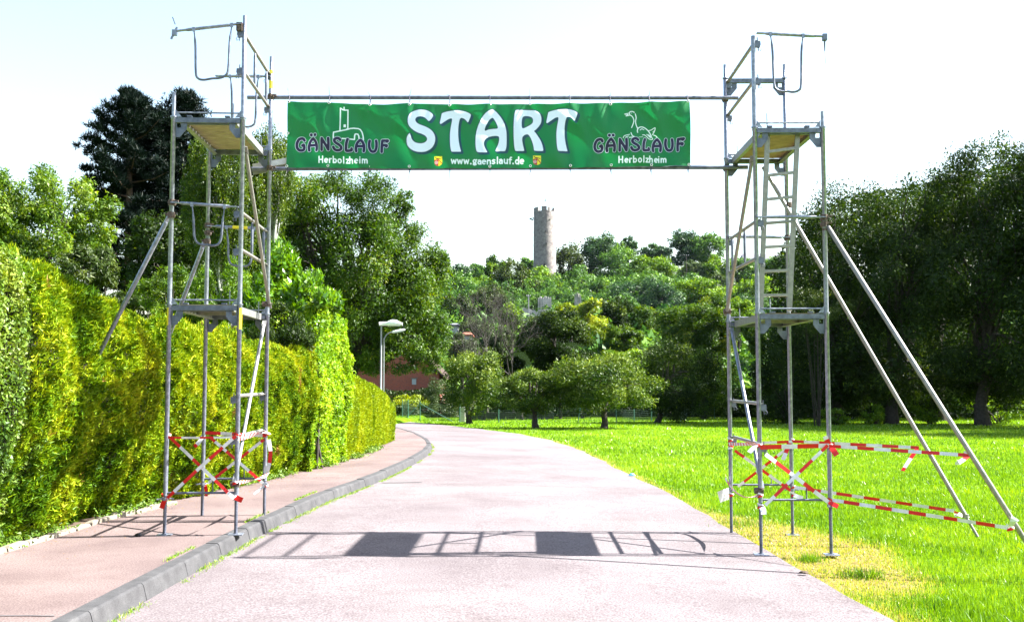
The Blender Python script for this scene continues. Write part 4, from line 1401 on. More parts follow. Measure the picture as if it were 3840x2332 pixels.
bush('dark green shrub low behind the hedge below the pine trees', 325, 742, 85, 42, 27, 'olive', 8000, .09, aspect=.4, seed=28, clump=.3)
bush('pale leafy shrub at the hedge top beside the feathery conifer', 470, 755, 90, 32, 20, 'locust', 6000, .10, aspect=.3, droop=.4, seed=27, clump=.22, nclump=36)

# ------------------------------------------------------------------ trees
def ptree(label, sx, sy, rx, ry, Y, mat, n, leaf, cat='tree', name='leafy_tree', trunk_r=.15, bark='bark', foot=None, group=None, leafy=1.0, **k):
    """crown by display centre and half sizes, foot = display x, y of the trunk base"""
    c = at(sx * DD, sy * DD, Y)
    wx, wz = rx * DD / F * Y, ry * DD / F * Y
    X = c[0] if foot is None else (foot * DD - 1920) / F * Y * 1.0
    g = float(ground_full(X, Y))
    k.setdefault('nclump', 34)
    return tree(name, label, cat, (X, Y, g), c[2], wx, (wx + wz) / 2, wz, mat, n, leaf, trunk_r, bark, group, off=(c[0] - X, 0), **k)

def ground_full(x, y):
    x, y = np.atleast_1d(np.asarray(x, float)), np.atleast_1d(np.asarray(y, float))
    r = ground_z(x, y) + np.clip((y - 110) / 60, 0, 1) * (vnoise(np.c_[x, y, x * 0], .03, 5) - .5) * 5
    return float(r[0]) if len(r) == 1 else r

# left: locust tree
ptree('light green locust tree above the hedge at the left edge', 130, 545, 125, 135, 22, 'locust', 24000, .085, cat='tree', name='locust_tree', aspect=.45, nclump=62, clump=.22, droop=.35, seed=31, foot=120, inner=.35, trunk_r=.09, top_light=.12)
ptree('leafy branches of a locust tree reaching in at the left edge', -30, 560, 80, 140, 21, 'locust', 12000, .085, name='locust_tree', aspect=.45, nclump=46, clump=.22, droop=.35, seed=32, foot=-30, inner=.4, trunk_r=.09)

def pine(label, apx, apy, half, bottom, Y, n, seed, lean=0.0):
    r = np.random.default_rng(seed)
    top = at(apx * DD, apy * DD, Y)
    g = float(ground_full(top[0], Y))
    H = top[2] - g
    R = half * DD / F * Y
    zb = at(apx * DD, bottom * DD, Y)[2] - g
    root = empty('pine_tree', (top[0], Y, g), 0, None, label, 'pine tree')
    mb = MB()
    mb.tube([(0, 0, -.1), (0.05, 0, H * .4), (-.03, 0, H * .75), (0, 0, H - .3)], [.30, .22, .12, .03], 9)
    cl = []
    nb = 110
    for i in range(nb):
        f = (i + r.uniform(0, 1)) / nb
        z = zb + (H - zb) * f
        prof_ = np.interp(f, [0, .15, .35, .6, .8, .93, 1], [.75, 1, .95, .85, .62, .30, .05])
        a = r.uniform(0, 2 * pi)
        ln = R * prof_ * r.uniform(.65, 1.08)
        dz = ln * np.interp(f, [0, .4, 1], [-.05, .12, .7])
        e = np.array([cos(a) * ln, sin(a) * ln, z + dz])
        if i % 2 == 0:
            mb.tube([(0, 0, z), (e[0] * .5, e[1] * .5, z + dz * .3 - .05), e], [.045, .03, .008], 5, cap=False)
        for t in np.linspace(.35 if f > .25 else .55, 1, 5):
            p = np.array([0, 0, z]) * (1 - t) + e * t + r.normal(0, .10, 3)
            cl.append((p, .34 * r.uniform(.7, 1.25) * (1 if f > .12 else .8)))
    mb.build('trunk', M['bark_pine'], root)
    cc = np.array([c[0] for c in cl]); cr = np.array([c[1] for c in cl])
    w = cr ** 2
    idx = r.choice(len(cl), n, p=w / w.sum())
    q = r.normal(size=(n, 3)); q /= np.linalg.norm(q, axis=1)[:, None]
    P = cc[idx] + q * (cr[idx] * r.uniform(0, 1, n) ** .5)[:, None] * (1, 1, .62)
    D = norm(q + r.normal(size=(n, 3)) * .5 + (0, 0, .75))
    Nn = norm(r.normal(size=(n, 3)))
    V = leaves(P, D, Nn, .24 * r.uniform(.7, 1.3, n), .05)
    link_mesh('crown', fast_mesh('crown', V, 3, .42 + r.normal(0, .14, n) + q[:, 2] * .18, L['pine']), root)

pine('tall dark pine tree left of the scaffold, the fuller one with the left peak', 318, 232, 135, 740, 45, 62000, 41)
pine('dark pine tree partly behind the scaffold, the one with the right peak', 446, 228, 92, 640, 46.5, 36000, 42)
ptree('dark spruce mass filling between the two pine trees', 385, 480, 85, 200, 48, 'pine', 26000, .22, name='spruce_tree', aspect=.3, nclump=60, clump=.24, droop=.3, seed=43, bark='bark_pine')

ptree('dark evergreen tree filling the gap behind the left tower', 560, 590, 105, 140, 49, 'forest', 26000, .17, name='evergreen_tree', nclump=60, clump=.26, seed=45, droop=.3)
ptree('dark evergreen tree low behind the left tower between pine and shrubs', 400, 620, 110, 95, 43, 'forest', 18000, .15, name='evergreen_tree', nclump=50, clump=.28, seed=46, droop=.3)

def birch(label, sx, sy, rx, ry, Y, n, seed):
    r = np.random.default_rng(seed)
    c = at(sx * DD, sy * DD, Y)
    wx, wz = rx * DD / F * Y, ry * DD / F * Y
    g = float(ground_full(c[0], Y))
    root = empty('birch_tree', (c[0], Y, g), 0, None, label, 'birch tree')
    cz = c[2] - g
    ns = 420
    d = norm(r.normal(size=(ns, 3)))
    st = d * (r.uniform(.25, 1, ns) ** .5)[:, None] * (wx, wx, wz * .9) + (0, 0, cz + wz * .12)
    Ln = r.uniform(.5, 1.7, ns)
    idx = r.integers(0, ns, n)
    t = r.uniform(0, 1, n)
    P = st[idx] + np.stack([np.zeros(n), np.zeros(n), -t * Ln[idx]], -1) + r.normal(0, .07, (n, 3)) + d[idx] * (t * .15)[:, None]
    D = norm(r.normal(size=(n, 3)) * .5 + (0, 0, -1))
    V = leaves(P, D, norm(r.normal(size=(n, 3))), .085 * r.uniform(.7, 1.3, n), .055)
    tw_ = r.normal(0, .13, ns)
    link_mesh('crown', fast_mesh('crown', V, 3, .5 + tw_[idx] + r.normal(0, .15, n), L['birch']), root)
    mb = MB()
    limbs_mesh(mb, (0, 0, 0), (0.2, 0, cz + wz * .7), [p for p in st[:26]], .13, seed=seed, bend=.3)
    mb.build('trunk', M['bark_birch'], root)
birch('weeping birch tree seen between the posts of the left tower', 540, 470, 100, 190, 40, 50000, 51)
birch('slender weeping birch whose top shows beside the left end of the banner', 645, 420, 58, 130, 41, 20000, 52)

# big walnut tree, several boughs in one crown
def big_tree(label, name, cat, foot, Y, lobes, mat, n, leaf, trunk_r, seed, bark='bark', deep=1.0, **k):
    """one tree whose crown is made of several boughs given in display pixels (x, y, rx, ry, depth offset)"""
    X = (foot * DD - 1920) / F * Y
    g = float(ground_full(X, Y))
    root = empty(name, (X, Y, g), 0, None, label, cat)
    vol = np.array([l[2] * l[3] for l in lobes], float)
    vol /= vol.sum()
    Vs, Ts, tg = [], [], []
    for i, (x, y, rx, ry, dy) in enumerate(lobes):
        c = at(x * DD, y * DD, Y + dy) - (X, Y, g)
        wx, wz = rx * DD / F * Y, ry * DD / F * Y
        V, t, cc, cr = crown_verts(wx, (wx + wz) / 2 * deep, wz, int(n * vol[i]), leaf, seed=seed * 13 + i, **k)
        Vs.append(V + c); Ts.append(t + rng.normal(0, .04))
        tg += [c + p * .75 for p in cc[:5]] + [c]
    link_mesh('crown', fast_mesh('crown', np.concatenate(Vs), 3, np.concatenate(Ts), L[mat]), root)
    cen = np.mean([at(l[0] * DD, l[1] * DD, Y + l[4]) for l in lobes], 0) - (X, Y, g)
    mb = MB()
    limbs_mesh(mb, (0, 0, -.1), cen + (0, 0, .5), tg, trunk_r, seed=seed, bend=.12, nseg=7)
    mb.build('trunk', M[bark], root)
    return root
big_tree('big broad walnut tree behind the lamps and the hedge, below the banner', 'walnut_tree', 'walnut tree', 850, 56,
         [(690, 500, 85, 85, 0), (800, 490, 85, 75, -.5), (900, 500, 80, 72, 0), (960, 560, 60, 60, .3), (1010, 690, 78, 95, 0), (880, 640, 115, 120, -1), (740, 620, 100, 110, .5), (960, 780, 100, 85, -.5),
          (860, 800, 80, 90, -.8), (1030, 800, 62, 72, .5), (945, 862, 80, 42, -.6), (1022, 862, 42, 34, 0), (640, 480, 70, 60, 1), (600, 640, 70, 110, 2), (650, 600, 60, 120, 1.5), (975, 485, 28, 24, 0), (1060, 640, 28, 34, .5)],
         'walnut', 135000, .165, .45, 61, nclump=30, clump=.33, droop=.55, aspect=.42, inner=.4)

# dark wood edge at the right
RT_TREES = [
    ('large dark tree at the meadow edge just right of the scaffold', 2010, 62, [(2040, 560, 110, 105, 0), (1975, 640, 75, 110, .5), (2060, 700, 120, 130, -.5), (1960, 820, 80, 110, .5), (2060, 870, 110, 95, 0), (1985, 935, 80, 50, .5), (2090, 945, 80, 40, 0)], 60000, 71),
    ('large dark tree at the meadow edge, second from the scaffold, with a rounded top', 2140, 60, [(2170, 510, 105, 95, 0), (2250, 600, 100, 120, 1), (2180, 680, 120, 130, -.5), (2160, 850, 115, 110, 0), (2215, 935, 90, 45, .5)], 54000, 72),
    ('tallest dark tree at the right edge with a thin see-through top', 2360, 57, [(2400, 420, 95, 90, 0), (2330, 480, 80, 90, .5), (2440, 560, 90, 120, -.5), (2330, 640, 110, 130, 0), (2400, 800, 120, 140, -.5), (2330, 920, 90, 50, 1), (2440, 930, 80, 45, .5)], 64000, 73),
    ('dark tree leaning in from outside at the right edge', 2520, 55, [(2530, 470, 90, 120, 0), (2510, 650, 90, 130, 0), (2500, 850, 100, 120, 0)], 24000, 74),
    ('dark tree in the second row of the wood, seen between the others', 2260, 68, [(2280, 560, 100, 130, 0), (2260, 760, 110, 130, 0), (2230, 900, 110, 80, 0)], 24000, 75)]
for lab, ft, Y, lobes, n, sd_ in RT_TREES:
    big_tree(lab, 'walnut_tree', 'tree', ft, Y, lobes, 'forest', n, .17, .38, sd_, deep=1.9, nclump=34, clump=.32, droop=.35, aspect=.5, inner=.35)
bush('yellow green drooping branches low at the meadow edge beside the right tower', 1960, 745, 75, 55, 56, 'olive', 6000, .14, aspect=.35, droop=1.0, seed=76, clump=.25, nclump=34, name='low_tree')
bush('dark bush under the trees behind the right tower', 1900, 900, 80, 110, 60, 'forest', 12000, .15, seed=77, clump=.32)
for i, (x, y, rx, ry, lab) in enumerate([(2010, 1003, 34, 16, 'bright bush at the foot of the wood nearest the tower'), (2105, 998, 30, 20, 'bright bush at the foot of the wood beside a thick trunk'),
                                       (2235, 990, 40, 24, 'sunlit undergrowth bush between two trunks'), (2400, 985, 70, 34, 'sunlit undergrowth bush at the right edge under the trees')]):
    bush(lab, x, y, rx, ry, 58 + i, 'bright', 2600, .12, seed=80 + i, nclump=18, clump=.35)
for i, (x, y, lab) in enumerate(((32.5, 50, 'big tree of the wood edge standing just outside the right edge'), (35, 45.5, 'big tree further right along the meadow edge, outside the frame'), (34, 56, 'second row tree of the wood just outside the right edge'))):
    g = float(ground_full(x, y))
    V_, t_v, cc_, cr_ = crown_verts(6.0, 5.5, 6.5, 15000, .34, aspect=.5, nclump=34, clump=.32, seed=780 + i)
    rt_ = empty('walnut_tree', (x, y, g), 0, None, lab, 'tree')
    link_mesh('crown', fast_mesh('crown', V_ + (0, 0, 9.6), 3, t_v, L['forest']), rt_)
    limbs_mesh(MB(), (0, 0, -.1), (0, 0, 12), [p * .8 + (0, 0, 9.6) for p in cc_[:12]], .4, seed=i).build('trunk', M['bark'], rt_)
# shady wood behind, one mass
r = np.random.default_rng(90)
n = 60000
px_ = r.uniform(1860, 2700, n) * DD
Yw = r.uniform(70, 88, n)
pz = r.uniform(0, 1, n)
topw = np.interp(px_ / DD, [1860, 1950, 2050, 2250, 2460, 2700], [640, 520, 470, 440, 380, 350])
P = np.array([at(a, (t * (1 - q) + 1005 * q) * DD, y) for a, t, q, y in zip(px_[:n], topw, pz, Yw)])
P[:, 0] += r.normal(0, .3, n)
keep = vnoise(P, .45, 91) > .36
P = P[keep]
n = len(P)
V = leaves(P, rand_unit(n), rand_unit(n), .4 * r.uniform(.6, 1.3, n), .24)
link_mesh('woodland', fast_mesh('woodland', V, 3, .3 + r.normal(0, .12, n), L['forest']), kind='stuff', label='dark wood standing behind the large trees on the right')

# orchard
ORCH = [  # foot x, foot y, crown x, crown y, rx, ry, mat, n, label
    (1130, 1020, 1140, 918, 66, 68, 'apple', 11000, 'orchard tree nearest the road bend with a rounded crown in front of the brick barn'),
    (1290, 1030, 1275, 943, 66, 44, 'apple', 9000, 'small low orchard tree with a thin trunk, left of the widest one'),
    (1452, 1031, 1462, 925, 118, 66, 'apple', 20000, 'widest orchard tree with its thick trunk nearest the meadow'),
    (1578, 1017, 1622, 915, 86, 78, 'forest', 16000, 'dark orchard tree with a stout trunk at the right of the row'),
    (1163, 1011, 1175, 935, 44, 42, 'olive', 4500, 'orchard tree close behind the first one by the road'),
    (1256, 1010, 1250, 942, 46, 36, 'apple', 4500, 'orchard tree in the back row left of the small low one'),
    (1347, 1008, 1350, 938, 50, 38, 'greytree', 5500, 'orchard tree in the back row between the small and the widest one'),
    (1400, 1006, 1415, 930, 46, 50, 'olive', 4500, 'orchard tree in the back row behind the widest crown'),
    (1690, 1008, 1700, 925, 66, 66, 'walnut', 9000, 'green orchard tree behind the posts left of the right tower')]
for i, (fx, fy, cx, cy, rx, ry, mat, n, lab) in enumerate(ORCH):
    g_ = gnd(fx * DD, fy * DD, -.25)
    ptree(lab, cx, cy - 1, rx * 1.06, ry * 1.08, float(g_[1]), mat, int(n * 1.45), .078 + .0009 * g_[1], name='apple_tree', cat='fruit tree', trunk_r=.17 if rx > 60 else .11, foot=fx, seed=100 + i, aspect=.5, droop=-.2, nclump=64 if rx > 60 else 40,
          clump=.27, top_light=.1, group='fruit trees in the orchard behind the meadow')

def dead_tree(label, fx, fy, hpx, Y, seed, spread=.52):
    r = np.random.default_rng(seed)
    X = (fx * DD - 1920) / F * Y
    g = float(ground_full(X, Y))
    H = at(fx * DD, hpx * DD, Y)[2] - g
    root = empty('dead_tree', (X, Y, g), 0, None, label, 'bare tree')
    mb = MB()
    def grow(p, d, ln, rad, lv):
        k = 4
        P = [p]
        dd_ = d.copy()
        for i in range(k):
            dd_ = dd_ + r.normal(0, .13, 3) + (0, 0, .09)
            dd_ /= np.linalg.norm(dd_)
            P.append(P[-1] + dd_ * ln / k)
        mb.tube(P, np.linspace(rad, rad * .55, k + 1), 6 if lv < 2 else 4, cap=False)
        if lv >= 6: return
        for j in range(3 if lv < 5 else 2):
            nd = dd_ + r.normal(0, spread, 3) * (1, 1, .7)
            nd /= np.linalg.norm(nd)
            grow(P[-1 - (j % 2)], nd, ln * r.uniform(.6, .82), rad * .58, lv + 1)
    grow(np.zeros(3), np.array((r.normal(0, .1), 0, 1.0)), H * .36, H * .0115, 0)
    mb.build('trunk', M['bark_dead'], root)
dead_tree('bare grey tree with many dry branches left of the dark round tree', 1175, 960, 690, 74, 111)
dead_tree('second bare grey tree leaning right beside the dark round tree', 1235, 960, 715, 72, 112)
dead_tree('small bare tree at the left of the bare group', 1120, 960, 760, 78, 113)

# trees below and on the castle hill: (x, y, rx, ry in the enlarged view, foliage, distance, label)
HT = [
    (1000, 965, 285, 235, 'forest', 82, 'big dark round tree in the middle below the castle ruin', 26000),
    (2100, 850, 290, 250, 'walnut', 104, 'broad rich green tree left of the right tower', 26000),
    (1330, 905, 120, 140, 'yellow', 140, 'yellow green tree right of the dark round tree', 5000),
    (1500, 960, 150, 140, 'walnut', 112, 'mid green tree between the dark round tree and the broad green one', 8000),
    (1850, 1090, 210, 110, 'greytree', 86, 'grey green low tree in front of the broad green one', 10000),
    (1510, 1110, 190, 95, 'bright', 84, 'light green bush above the widest orchard tree', 8000),
    (420, 1110, 210, 100, 'olive', 84, 'olive green bushes below the bare trees', 9000),
    (640, 1150, 120, 80, 'forest', 84, 'dark bush below the leaning bare tree', 4500),
    (270, 990, 130, 110, 'greytree', 100, 'grey green bush beside the walnut tree, behind the bare trees', 5500),
    (560, 950, 130, 110, 'greytree', 105, 'soft green bush showing through the bare branches', 5500),
    (1470, 760, 130, 140, 'forest', 170, 'dark tree with an upright top below the left end of the dark slope', 6500),
    (1690, 820, 120, 140, 'walnut', 165, 'slender mid green tree with a narrow pointed top', 6000),
    (2380, 740, 150, 130, 'bright', 125, 'bright green tree seen through the right tower', 7000),
    (2560, 900, 120, 170, 'walnut', 115, 'green tree seen low through the right tower', 8000),
    (640, 760, 100, 95, 'bright', 190, 'bright green small tree above the bare branches', 3500),
    (380, 850, 130, 90, 'greytree', 200, 'greyish bushes on the slope left of the ruin', 3600),
    (1110, 745, 100, 75, 'yellow', 240, 'yellow green tree just right of the ruin wall', 3400),
    (1290, 750, 105, 105, 'yellow', 235, 'brightest yellow tree in the middle of the slope', 3800),
    (250, 700, 110, 120, 'forest', 300, 'dark tree on the slope beside the walnut tree', 3000),
    (480, 640, 120, 110, 'olive', 320, 'olive tree left below the tower', 3000),
    (1540, 680, 80, 75, 'far_green', 300, 'small green tree on the dark slope', 2200),
    (1810, 640, 150, 110, 'far_dark', 320, 'dark tree on the slope below the bright group', 3200),
    (1620, 590, 170, 130, 'far_dark', 340, 'very dark shaded tree in the hollow of the hill', 3200),
    (2110, 560, 190, 90, 'bright', 330, 'bright spreading tree on the slope right of the hollow', 3400),
    (2260, 540, 110, 90, 'greytree', 350, 'greyish tree on the slope left of the right tower', 2400),
    (1760, 520, 175, 100, 'far_green', 350, 'green tree in the middle of the upper slope', 3200),
    (270, 470, 90, 95, 'far_dark', 388, 'leftmost dark tree on the hill beside the walnut tree', 2400),
    (395, 425, 62, 75, 'far_green', 395, 'second tree from the left on the skyline of the hill', 1800),
    (522, 395, 80, 88, 'bright', 396, 'airy light green tree on the skyline left of the tower', 1900),
    (440, 520, 90, 60, 'bright', 372, 'light green tree under the left skyline', 1900),
    (650, 480, 112, 160, 'olive', 370, 'tall olive tree left of the castle tower', 3600),
    (762, 372, 70, 55, 'far_green', 412, 'green tree top peeping out left behind the castle tower', 1500),
    (868, 490, 132, 92, 'bright', 376, 'bright green tree hiding the foot of the castle tower', 3200),
    (850, 580, 110, 80, 'olive', 366, 'dark olive bush above the ruin wall', 2400),
    (1090, 365, 112, 140, 'olive', 408, 'olive tree standing right behind the castle tower', 3200),
    (1062, 590, 85, 90, 'bright', 364, 'bright green tree above the right part of the ruin', 2400),
    (980, 622, 34, 52, 'yellow', 352, 'small bright yellow bush at the corner of the ruin', 900),
    (1200, 520, 105, 122, 'far_green', 372, 'round blue green tree right of the tower foot', 3000),
    (1375, 560, 90, 110, 'far_green', 364, 'green tree beside the round blue green one', 2600),
    (1340, 305, 140, 162, 'far_dark', 398, 'highest dark tree on the skyline right of the tower', 4200),
    (1540, 232, 62, 78, 'far_dark', 410, 'narrow dark tree top on the skyline', 1600),
    (1490, 400, 165, 160, 'far_green', 388, 'broad green tree below the highest one', 4000),
    (1745, 268, 100, 58, 'far_dark', 420, 'low dark tree in the gap of the skyline', 1800),
    (1780, 405, 180, 120, 'bright', 384, 'bright sunlit tree group leader on the upper slope', 3800),
    (1990, 235, 118, 108, 'far_dark', 398, 'dark skyline tree left of the pair at the right', 2800),
    (2170, 245, 120, 102, 'far_green', 394, 'skyline tree right of the pair beside the right tower', 2800),
    (2215, 405, 105, 100, 'bright', 380, 'light green tree below the skyline pair', 2600),
    (2060, 425, 92, 82, 'greytree', 382, 'grey olive tree beside the power pole', 2000),
    (2420, 400, 110, 90, 'far_green', 385, 'green tree below the blue roofed house', 2200),
    (2700, 380, 120, 90, 'far_green', 390, 'green tree right of the blue roofed house', 2200),
    (2560, 560, 150, 110, 'bright', 340, 'light green tree on the slope below the house', 2800),
    (2480, 700, 170, 110, 'far_dark', 260, 'dark tree behind the ladder of the right tower', 2600),
]
for i, (x, y, rx, ry, mat, Y, lab, n) in enumerate(HT):
    dx, dy = (1600 + x / 2.0533) / DD, (820 + y / 2.0533) / DD
    s_ = .48688 / DD
    lf = max(.13, Y * .0021) * (1.35 if Y > 200 else 1.15)
    ptree(lab, dx, dy, rx * s_ * (1.16 if Y > 200 else .97), ry * s_ * (1.12 if Y > 200 else .93), Y, mat, int(n * 2.0), lf * .8, seed=200 + i, aspect=.6, droop=.2, nclump=44 if n < 6000 else 80, clump=.30 if n < 6000 else .24, trunk_r=.2 if Y < 150 else .35, inner=.35, top_light=.08)

# undergrowth of the hill as one mass
r = np.random.default_rng(300)
nb = 620
hx, hy = r.uniform(-250, 280, nb * 3), 115 + 330 * r.uniform(0, 1, nb * 3) ** .75
vis = (np.abs(hx / hy) < .62) & ~((np.abs(hx - 11) < 13) & (hy > 304) & (hy < 325))
hx, hy = hx[vis][:nb], hy[vis][:nb]
ex = r.uniform(-60, 95, 900); ey = np.where(r.uniform(0, 1, 900) < .62, r.uniform(322, 376, 900), r.uniform(92, 135, 900))
ex[:110] = r.uniform(-14, 36, 110); ey[:110] = r.uniform(327, 352, 110)
ok_ = (np.abs(ex / ey) < .5) & ~((np.abs(ex - 11) < 13) & (ey < 326) & (ey > 300)) & ~((ey > 326) & (np.abs(ex) > 75))
hx, hy = np.r_[hx, ex[ok_][:330]], np.r_[hy, ey[ok_][:330]]
nb = len(hx)
R_h = r.uniform(2.6, 5.2, nb) * np.interp(hy, [90, 110, 300, 350, 400], [.55, .75, 1.1, .9, .55])
R_h = np.where((np.abs(hx - 11) < 22) & (hy > 322) & (hy < 355), R_h * .55, R_h)
gz_h = ground_full(hx, hy)
VV, TT = [], []
for k in range(6):
    V, t, cc, cr = crown_verts(1, 1, .95, 340, .235, aspect=.65, nclump=16, clump=.38, droop=.2, seed=400 + k, inner=.3)
    VV.append(V); TT.append(t)
Vs, Ts = [], []
for i in range(nb):
    k = i % 6
    a = r.uniform(0, 6.28)
    Rm = np.array([[cos(a), -sin(a), 0], [sin(a), cos(a), 0], [0, 0, 1]])
    Vs.append(VV[k] @ Rm.T * R_h[i] + (hx[i], hy[i], gz_h[i] + R_h[i] * .55))
    Ts.append(TT[k] + r.normal(0, .17))
link_mesh('hill_woodland', fast_mesh('hill_woodland', np.concatenate(Vs), 3, np.concatenate(Ts) - .06, L['far_green']), kind='stuff', label='woodland covering the castle hill')
# ivy and bushes closing the view behind the orchard fence
r = np.random.default_rng(310)
n = 26000
px_ = r.uniform(880, 1960, n)
Yw = r.uniform(78, 82, n)
q = r.uniform(0, 1, n)
tp = 950 - 26 * vnoise(np.c_[px_ * .02, px_ * 0, px_ * 0], 1.4, 8)
P = np.array([at(a * DD, (t * (1 - f) + 1004 * f) * DD, y) for a, t, f, y in zip(px_, tp, q, Yw)])
V = leaves(P, rand_unit(n), rand_unit(n), .22 * r.uniform(.6, 1.4, n), .13)
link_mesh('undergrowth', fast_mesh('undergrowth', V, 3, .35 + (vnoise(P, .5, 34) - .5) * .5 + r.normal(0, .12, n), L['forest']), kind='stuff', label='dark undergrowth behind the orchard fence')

# ------------------------------------------------------------------ castle tower and ruin
YC = 400.0
c0 = at(2042.5, 1040, YC)
zt = at(2042, 796, YC)[2]
RB, RTp = 4.42, 4.18
ct = empty('castle_tower', c0, 0, None, 'round ruined stone castle tower with broken battlements on the wooded hill', 'castle tower')
mb = MB()
H_ = zt - c0[2]
nA, nH = 72, 46
V = []
for j in range(-6, nH + 1):
    f = j / nH
    for i in range(nA):
        a = 2 * pi * i / nA
        rr = RB + (RTp - RB) * max(f, 0)
        V.append((rr * cos(a), rr * sin(a), H_ * f))
V = np.array(V)
nn_ = vnoise(V, 1.4, 51) - .5 + .7 * (vnoise(V, 3.6, 52) - .5)
V[:, :2] *= (1 + nn_ * .03)[:, None]
Fs = []
rows = nH + 6
for j in range(rows):
    for i in range(nA):
        a, b = j * nA + i, j * nA + (i + 1) % nA
        Fs.append((a, b, b + nA, a + nA))
mb.add(V, Fs, 0, True)
mb.add([(RTp * cos(2 * pi * i / nA), RTp * sin(2 * pi * i / nA), H_ - .6) for i in range(nA)], [tuple(range(nA))])
mb.build('wall', M['stone'], ct)
# merlons: (start angle, end angle, height)
for a0, a1, h in ((182, 232, 1.5), (252, 280, 1.7), (289, 300, 1.5), (330, 346, 1.4), (10, 40, 1.3), (70, 100, 1.5), (120, 160, 1.4)):
    k = 7
    V = []
    for q in np.linspace(radians(a0), radians(a1), k):
        for rr in (RTp + .02, RTp - .75):
            for z in (H_ - .3, H_ + h + rng.normal(0, .06)):
                V.append((rr * cos(q), rr * sin(q), z))
    Fs = []
    for i in range(k - 1):
        o_ = i * 4
        Fs += [(o_, o_ + 4, o_ + 5, o_ + 1), (o_ + 2, o_ + 3, o_ + 7, o_ + 6), (o_ + 1, o_ + 5, o_ + 7, o_ + 3)]
    Fs += [(0, 1, 3, 2), ((k - 1) * 4, (k - 1) * 4 + 2, (k - 1) * 4 + 3, (k - 1) * 4 + 1)]
    MB().add(V, Fs).build('merlon', M['stone'], ct)
def opening(sx, sy, w, h, arch=False):
    p = at(sx, sy, YC)
    x = p[0] - c0[0]
    z = p[2] - c0[2]
    rr = RB + (RTp - RB) * z / H_
    a = math.asin(max(-1, min(1, x / rr)))
    ang = -pi / 2 + a
    ax = np.array([-sin(ang), cos(ang), 0])
    nrm_ = np.array([cos(ang), sin(ang), 0])
    poly = [(-w / 2, -h / 2), (w / 2, -h / 2), (w / 2, h / 2)] + ([(w / 4, h / 2 + w * .4), (-w / 4, h / 2 + w * .4)] if arch else []) + [(-w / 2, h / 2)]
    o = nrm_ * (rr * 1.0 - .55) + (0, 0, z)
    f = MB().extrude(poly, o + nrm_ * .62, ax, (0, 0, 1), .1)
    f.build('window_opening', M['dark'], ct)
    fr = MB()
    t = .16
    for x0_, x1_, z0_, z1_ in ((-w / 2 - t, -w / 2, -h / 2 - t, h / 2 + t), (w / 2, w / 2 + t, -h / 2 - t, h / 2 + t), (-w / 2, w / 2, -h / 2 - t, -h / 2)):
        fr.extrude([(x0_, z0_), (x1_, z0_), (x1_, z1_), (x0_, z1_)], o + nrm_ * .70, ax, (0, 0, 1), .25)
    fr.build('window_frame', M['stone'], ct)
opening(2040.5, 1005, .95, 1.5, True)
opening(2046, 919.5, .32, .85)
opening(2045, 873.5, .26, .5)
fp = at(2037, 786, YC) - c0
ft = at(2045, 733, YC) - c0
MB().tube([(fp[0], 0, H_ - .6), (ft[0], 0, ft[2])], .07, 6).build('flagpole', M['white'], ct)
fl = at(2043.5, 748, YC) - c0
MB().add([(fl[0], -.02, fl[2] + .6), (fl[0] + .35, .15, fl[2] + .35), (fl[0] + .3, -.1, fl[2] - .9), (fl[0] - .05, 0, fl[2] - .8)], [(0, 1, 2, 3)]).build('flag', M['green_post'], ct)
V, t, cc, cr = crown_verts(.7, .6, .5, 160, .3, nclump=8, clump=.45, seed=501)
for sx, sy, sc in ((1994, 821, 1.1), (2060, 829, .55)):
    p = at(sx, sy, YC) - c0
    yy = -math.sqrt(max(RTp ** 2 - p[0] ** 2, 0)) if abs(p[0]) < RTp else 0
    link_mesh('wall_plant', fast_mesh('wall_plant', V * sc + (p[0], yy, p[2]), 3, t, L['olive']), ct)

def ruin_wall(label, sx0, sx1, syt, syb, Y, thick, seed, jag=.5):
    r = np.random.default_rng(seed)
    a, b = at(sx0, syb, Y), at(sx1, syb, Y)
    zt_ = at(sx0, syt, Y)[2]
    root = empty('ruin_wall', a, 0, None, label, 'ruined wall')
    k = 22
    V = []
    for i in range(k + 1):
        x = (b[0] - a[0]) * i / k
        h = zt_ - a[2] + (r.normal(0, jag) if 0 < i < k else -jag)
        for y in (0, thick):
            V += [(x + r.normal(0, .05), y + r.normal(0, .12), -6), (x, y + r.normal(0, .15), h * .5), (x, y + r.normal(0, .1), h)]
    Fs = []
    for i in range(k):
        o_ = i * 6
        Fs += [(o_, o_ + 6, o_ + 7, o_ + 1), (o_ + 1, o_ + 7, o_ + 8, o_ + 2), (o_ + 2, o_ + 8, o_ + 11, o_ + 5), (o_ + 5, o_ + 11, o_ + 10, o_ + 4)]
    Fs += [(0, 1, 2, 5, 4, 3), (k * 6, k * 6 + 3, k * 6 + 4, k * 6 + 5, k * 6 + 2, k * 6 + 1)]
    MB().add(V, Fs).build('wall', M['ruin'], root)
    return root
ruin_wall('long low ruined castle wall below the tower on the hill', 1932, 2110, 1160, 1208, 318, 2.0, 61, .35)
ruin_wall('square pale stump of masonry standing on the ruined wall', 2018, 2068, 1114, 1166, 330, 4.0, 62, .25)
ruin_wall('narrow jagged pale wall fragment right of the square stump', 2156, 2180, 1112, 1142, 332, 1.5, 63, .9)

